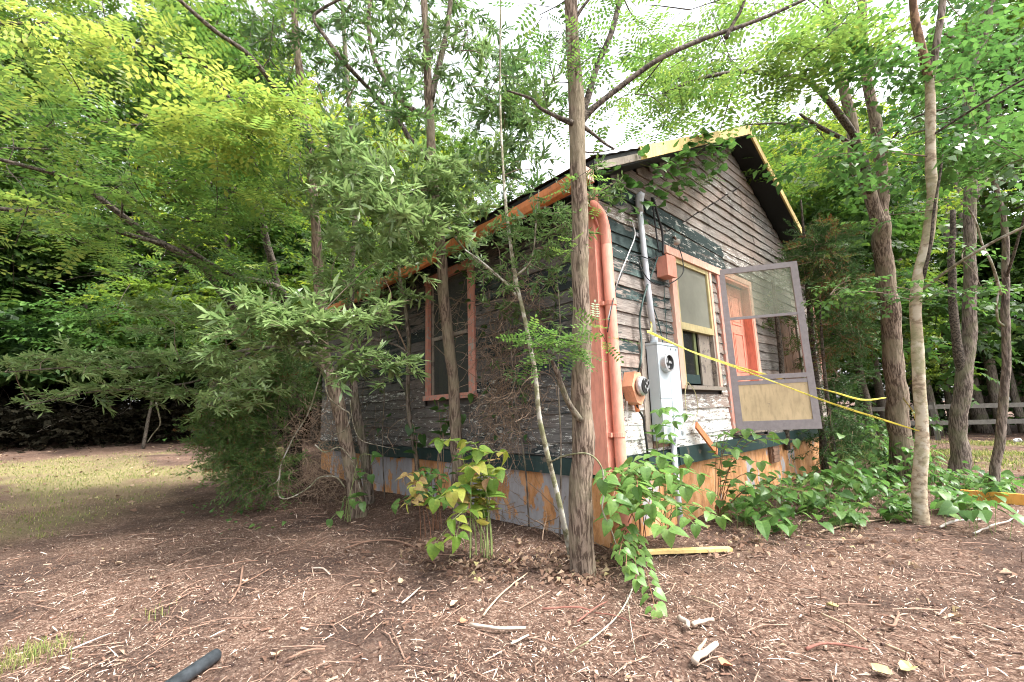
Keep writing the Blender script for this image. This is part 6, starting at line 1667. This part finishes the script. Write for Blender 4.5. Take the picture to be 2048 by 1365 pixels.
# dark trunks in the left and right woods
def bare(label, px, z, h, r):
    p = at(px, 870 if px < 1000 else 830, z); p[2] = gz1(p[0], p[1]) - .1
    t = Tree('bare_tree', label, 'tree', 'bare forest trunks', p)
    t.limb('trunk', [p, p + [rnd.uniform(-.2, .2), rnd.uniform(-.2, .2), h * .5], p + [rnd.uniform(-.5, .5), rnd.uniform(-.5, .5), h]], [r, r * .85, r * .5], BARK2, 12, 6, ridges=5); return t
bare('pale slim trunk alone at the edge of the dark left woods', 145, 14.8, 6, .10)
bare('dark trunk in the left woods above the undergrowth', 68, 17, 9, .16)
for px, z, r in [(1868, 15.5, .17), (1960, 16, .25), (2000, 15, .16), (1900, 16.5, .12), (1845, 16, .12), (2040, 15.2, .12), (1975, 18, .2)]:
    bare('dark straight trunk behind the rail fence near photo column %s' % ('one',)[0] if False else {1868: 'dark trunk behind the rail fence just right of the fence post', 1960: 'thickest dark trunk behind the rail fence', 2000: 'dark trunk behind the rail fence beside the thickest one', 1900: 'thin leaning trunk behind the rail fence', 1845: 'thin dark trunk behind the rail fence left of its post', 2040: 'dark trunk behind the rail fence at the right edge', 1975: 'far dark trunk deep in the woods past the fence'}[px], px, z, 10, r)
# smaller background trees behind the gable, yellowish
for (px, py, z, k, s, lab) in [(1700, 600, 11.5, 3, 1.15, 'bright yellow green small tree right behind the house corner'), (1600, 600, 15, 2, .9, 'yellow green tree rising behind the roof beside the gable'), (1740, 640, 15, 2, .8, 'yellow green tree between the forked locust and the pale trunk'), (1560, 600, 20, 2, 1.0, 'yellow green tree far behind the roof peak'), (900, 700, 17, 3, 1.2, 'small green tree behind the side wall roof')]:
    p = at(px, py, z); h = math.degrees(math.atan2(p[0] - CAM[0], p[1] - CAM[1])); place(k, h, math.hypot(p[0] - CAM[0], p[1] - CAM[1]), lab, s)

# undergrowth wall of the woods (one mass)
def thicket(name, h0, h1, d0, d1, n, hmax, mat, tint, sc=(1.0, 1.8), lowbare=0):
    a = np.radians(rng.uniform(h0, h1, n)); d = rng.uniform(d0, d1, n); x = CAM[0] + d * np.sin(a); y = CAM[1] + d * np.cos(a)
    q = np.stack([x, y], 1); top = hmax * (.45 + .9 * vn(q, .45, 61)); z = gz(x, y) + lowbare + (top - lowbare) * rng.random(n) ** .8
    pos = np.stack([x, y, z], 1); k = vn(pos, 1.0, 62) > .3; pos = pos[k]; n = len(pos)
    fw = rng.normal(0, 1, (n, 3)); fw[:, 2] *= .4
    V, Q, T = scatter(T_FAR, pos, frames(fw, np.array([0, 0, 1.0]) + rng.normal(0, .4, (n, 3))), rng.uniform(*sc, n), tint + (vn(pos, .8, 63) - .5) * .7, .1)
    tag(mesh_quads(name, V, Q, T, mat), None, None, None, 'stuff')
thicket('undergrowth', -22, 34, 17.5, 23, 9000, 6.0, LM['far'], .3, lowbare=1.9)
thicket('undergrowth', -22, 34, 24, 30, 8000, 9.0, LM['far'], .25, (1.4, 2.4), 1.5)
thicket('undergrowth', 62, 112, 23, 32, 7500, 4.5, LM['far'], .4)
SHADEU = leaf_mat('shade_painted_undergrowth', [(0, (.010, .010, .007)), (.6, (.026, .022, .014)), (1, (.035, .06, .018))], rough=.9, trans=.1, spec=.05)  # dead brown brambles, coloured near black: the woods' deep shade is painted in
thicket('shade_painted_undergrowth', -24, 34, 17.3, 22, 14000, 1.9, SHADEU, .4, (.35, 1.0))
thicket('shade_painted_undergrowth', -24, 34, 22, 30, 7000, 3.0, SHADEU, .35, (1.2, 2.2))
thicket('undergrowth', 20, 40, 15, 19, 2500, 5, LM['farlight'], .4)
thicket('undergrowth', 58, 68, 13, 17, 800, 1.8, LM['broad'], .4, (.8, 1.3))
# mid left shrub with broad leaves
p = at(290, 860, 12.5); p[2] = gz1(p[0], p[1]) - .05
t12 = Tree('leafy_shrub', 'broad leaved green shrub standing out in the dark left woods', 'shrub', None, p)
t12.limb('stem', [p, p + [.1, .1, 1.5], p + [.3, 0, 3.2]], [.05, .035, .01], BARKD, 8)
for (px, py, r) in [(180, 640, 60), (240, 620, 60), (300, 650, 60), (340, 690, 60), (270, 690, 60), (200, 690, 60), (120, 690, 50), (160, 620, 40)]:
    rr = r / F * 12.5; t12.clump(at(px, py, 12.5), (rr, rr, rr * .6), 14, 'brd', K=5, L=.6, sc=2.0, flat=.4, droop=.3, tint=(.5, .15), thr=.1)
t12.finish(MM, TM, BARKD)
# thin bare saplings and hanging stems in the dark left woods
tangle('dead_brush', 'grey dead stems and brambles in the dark beneath the left woods', 'brush', [(at(300, 850, 16), (4.5, 2, .9), 160)], BARK2, .008, .05, 7, .35, 0)
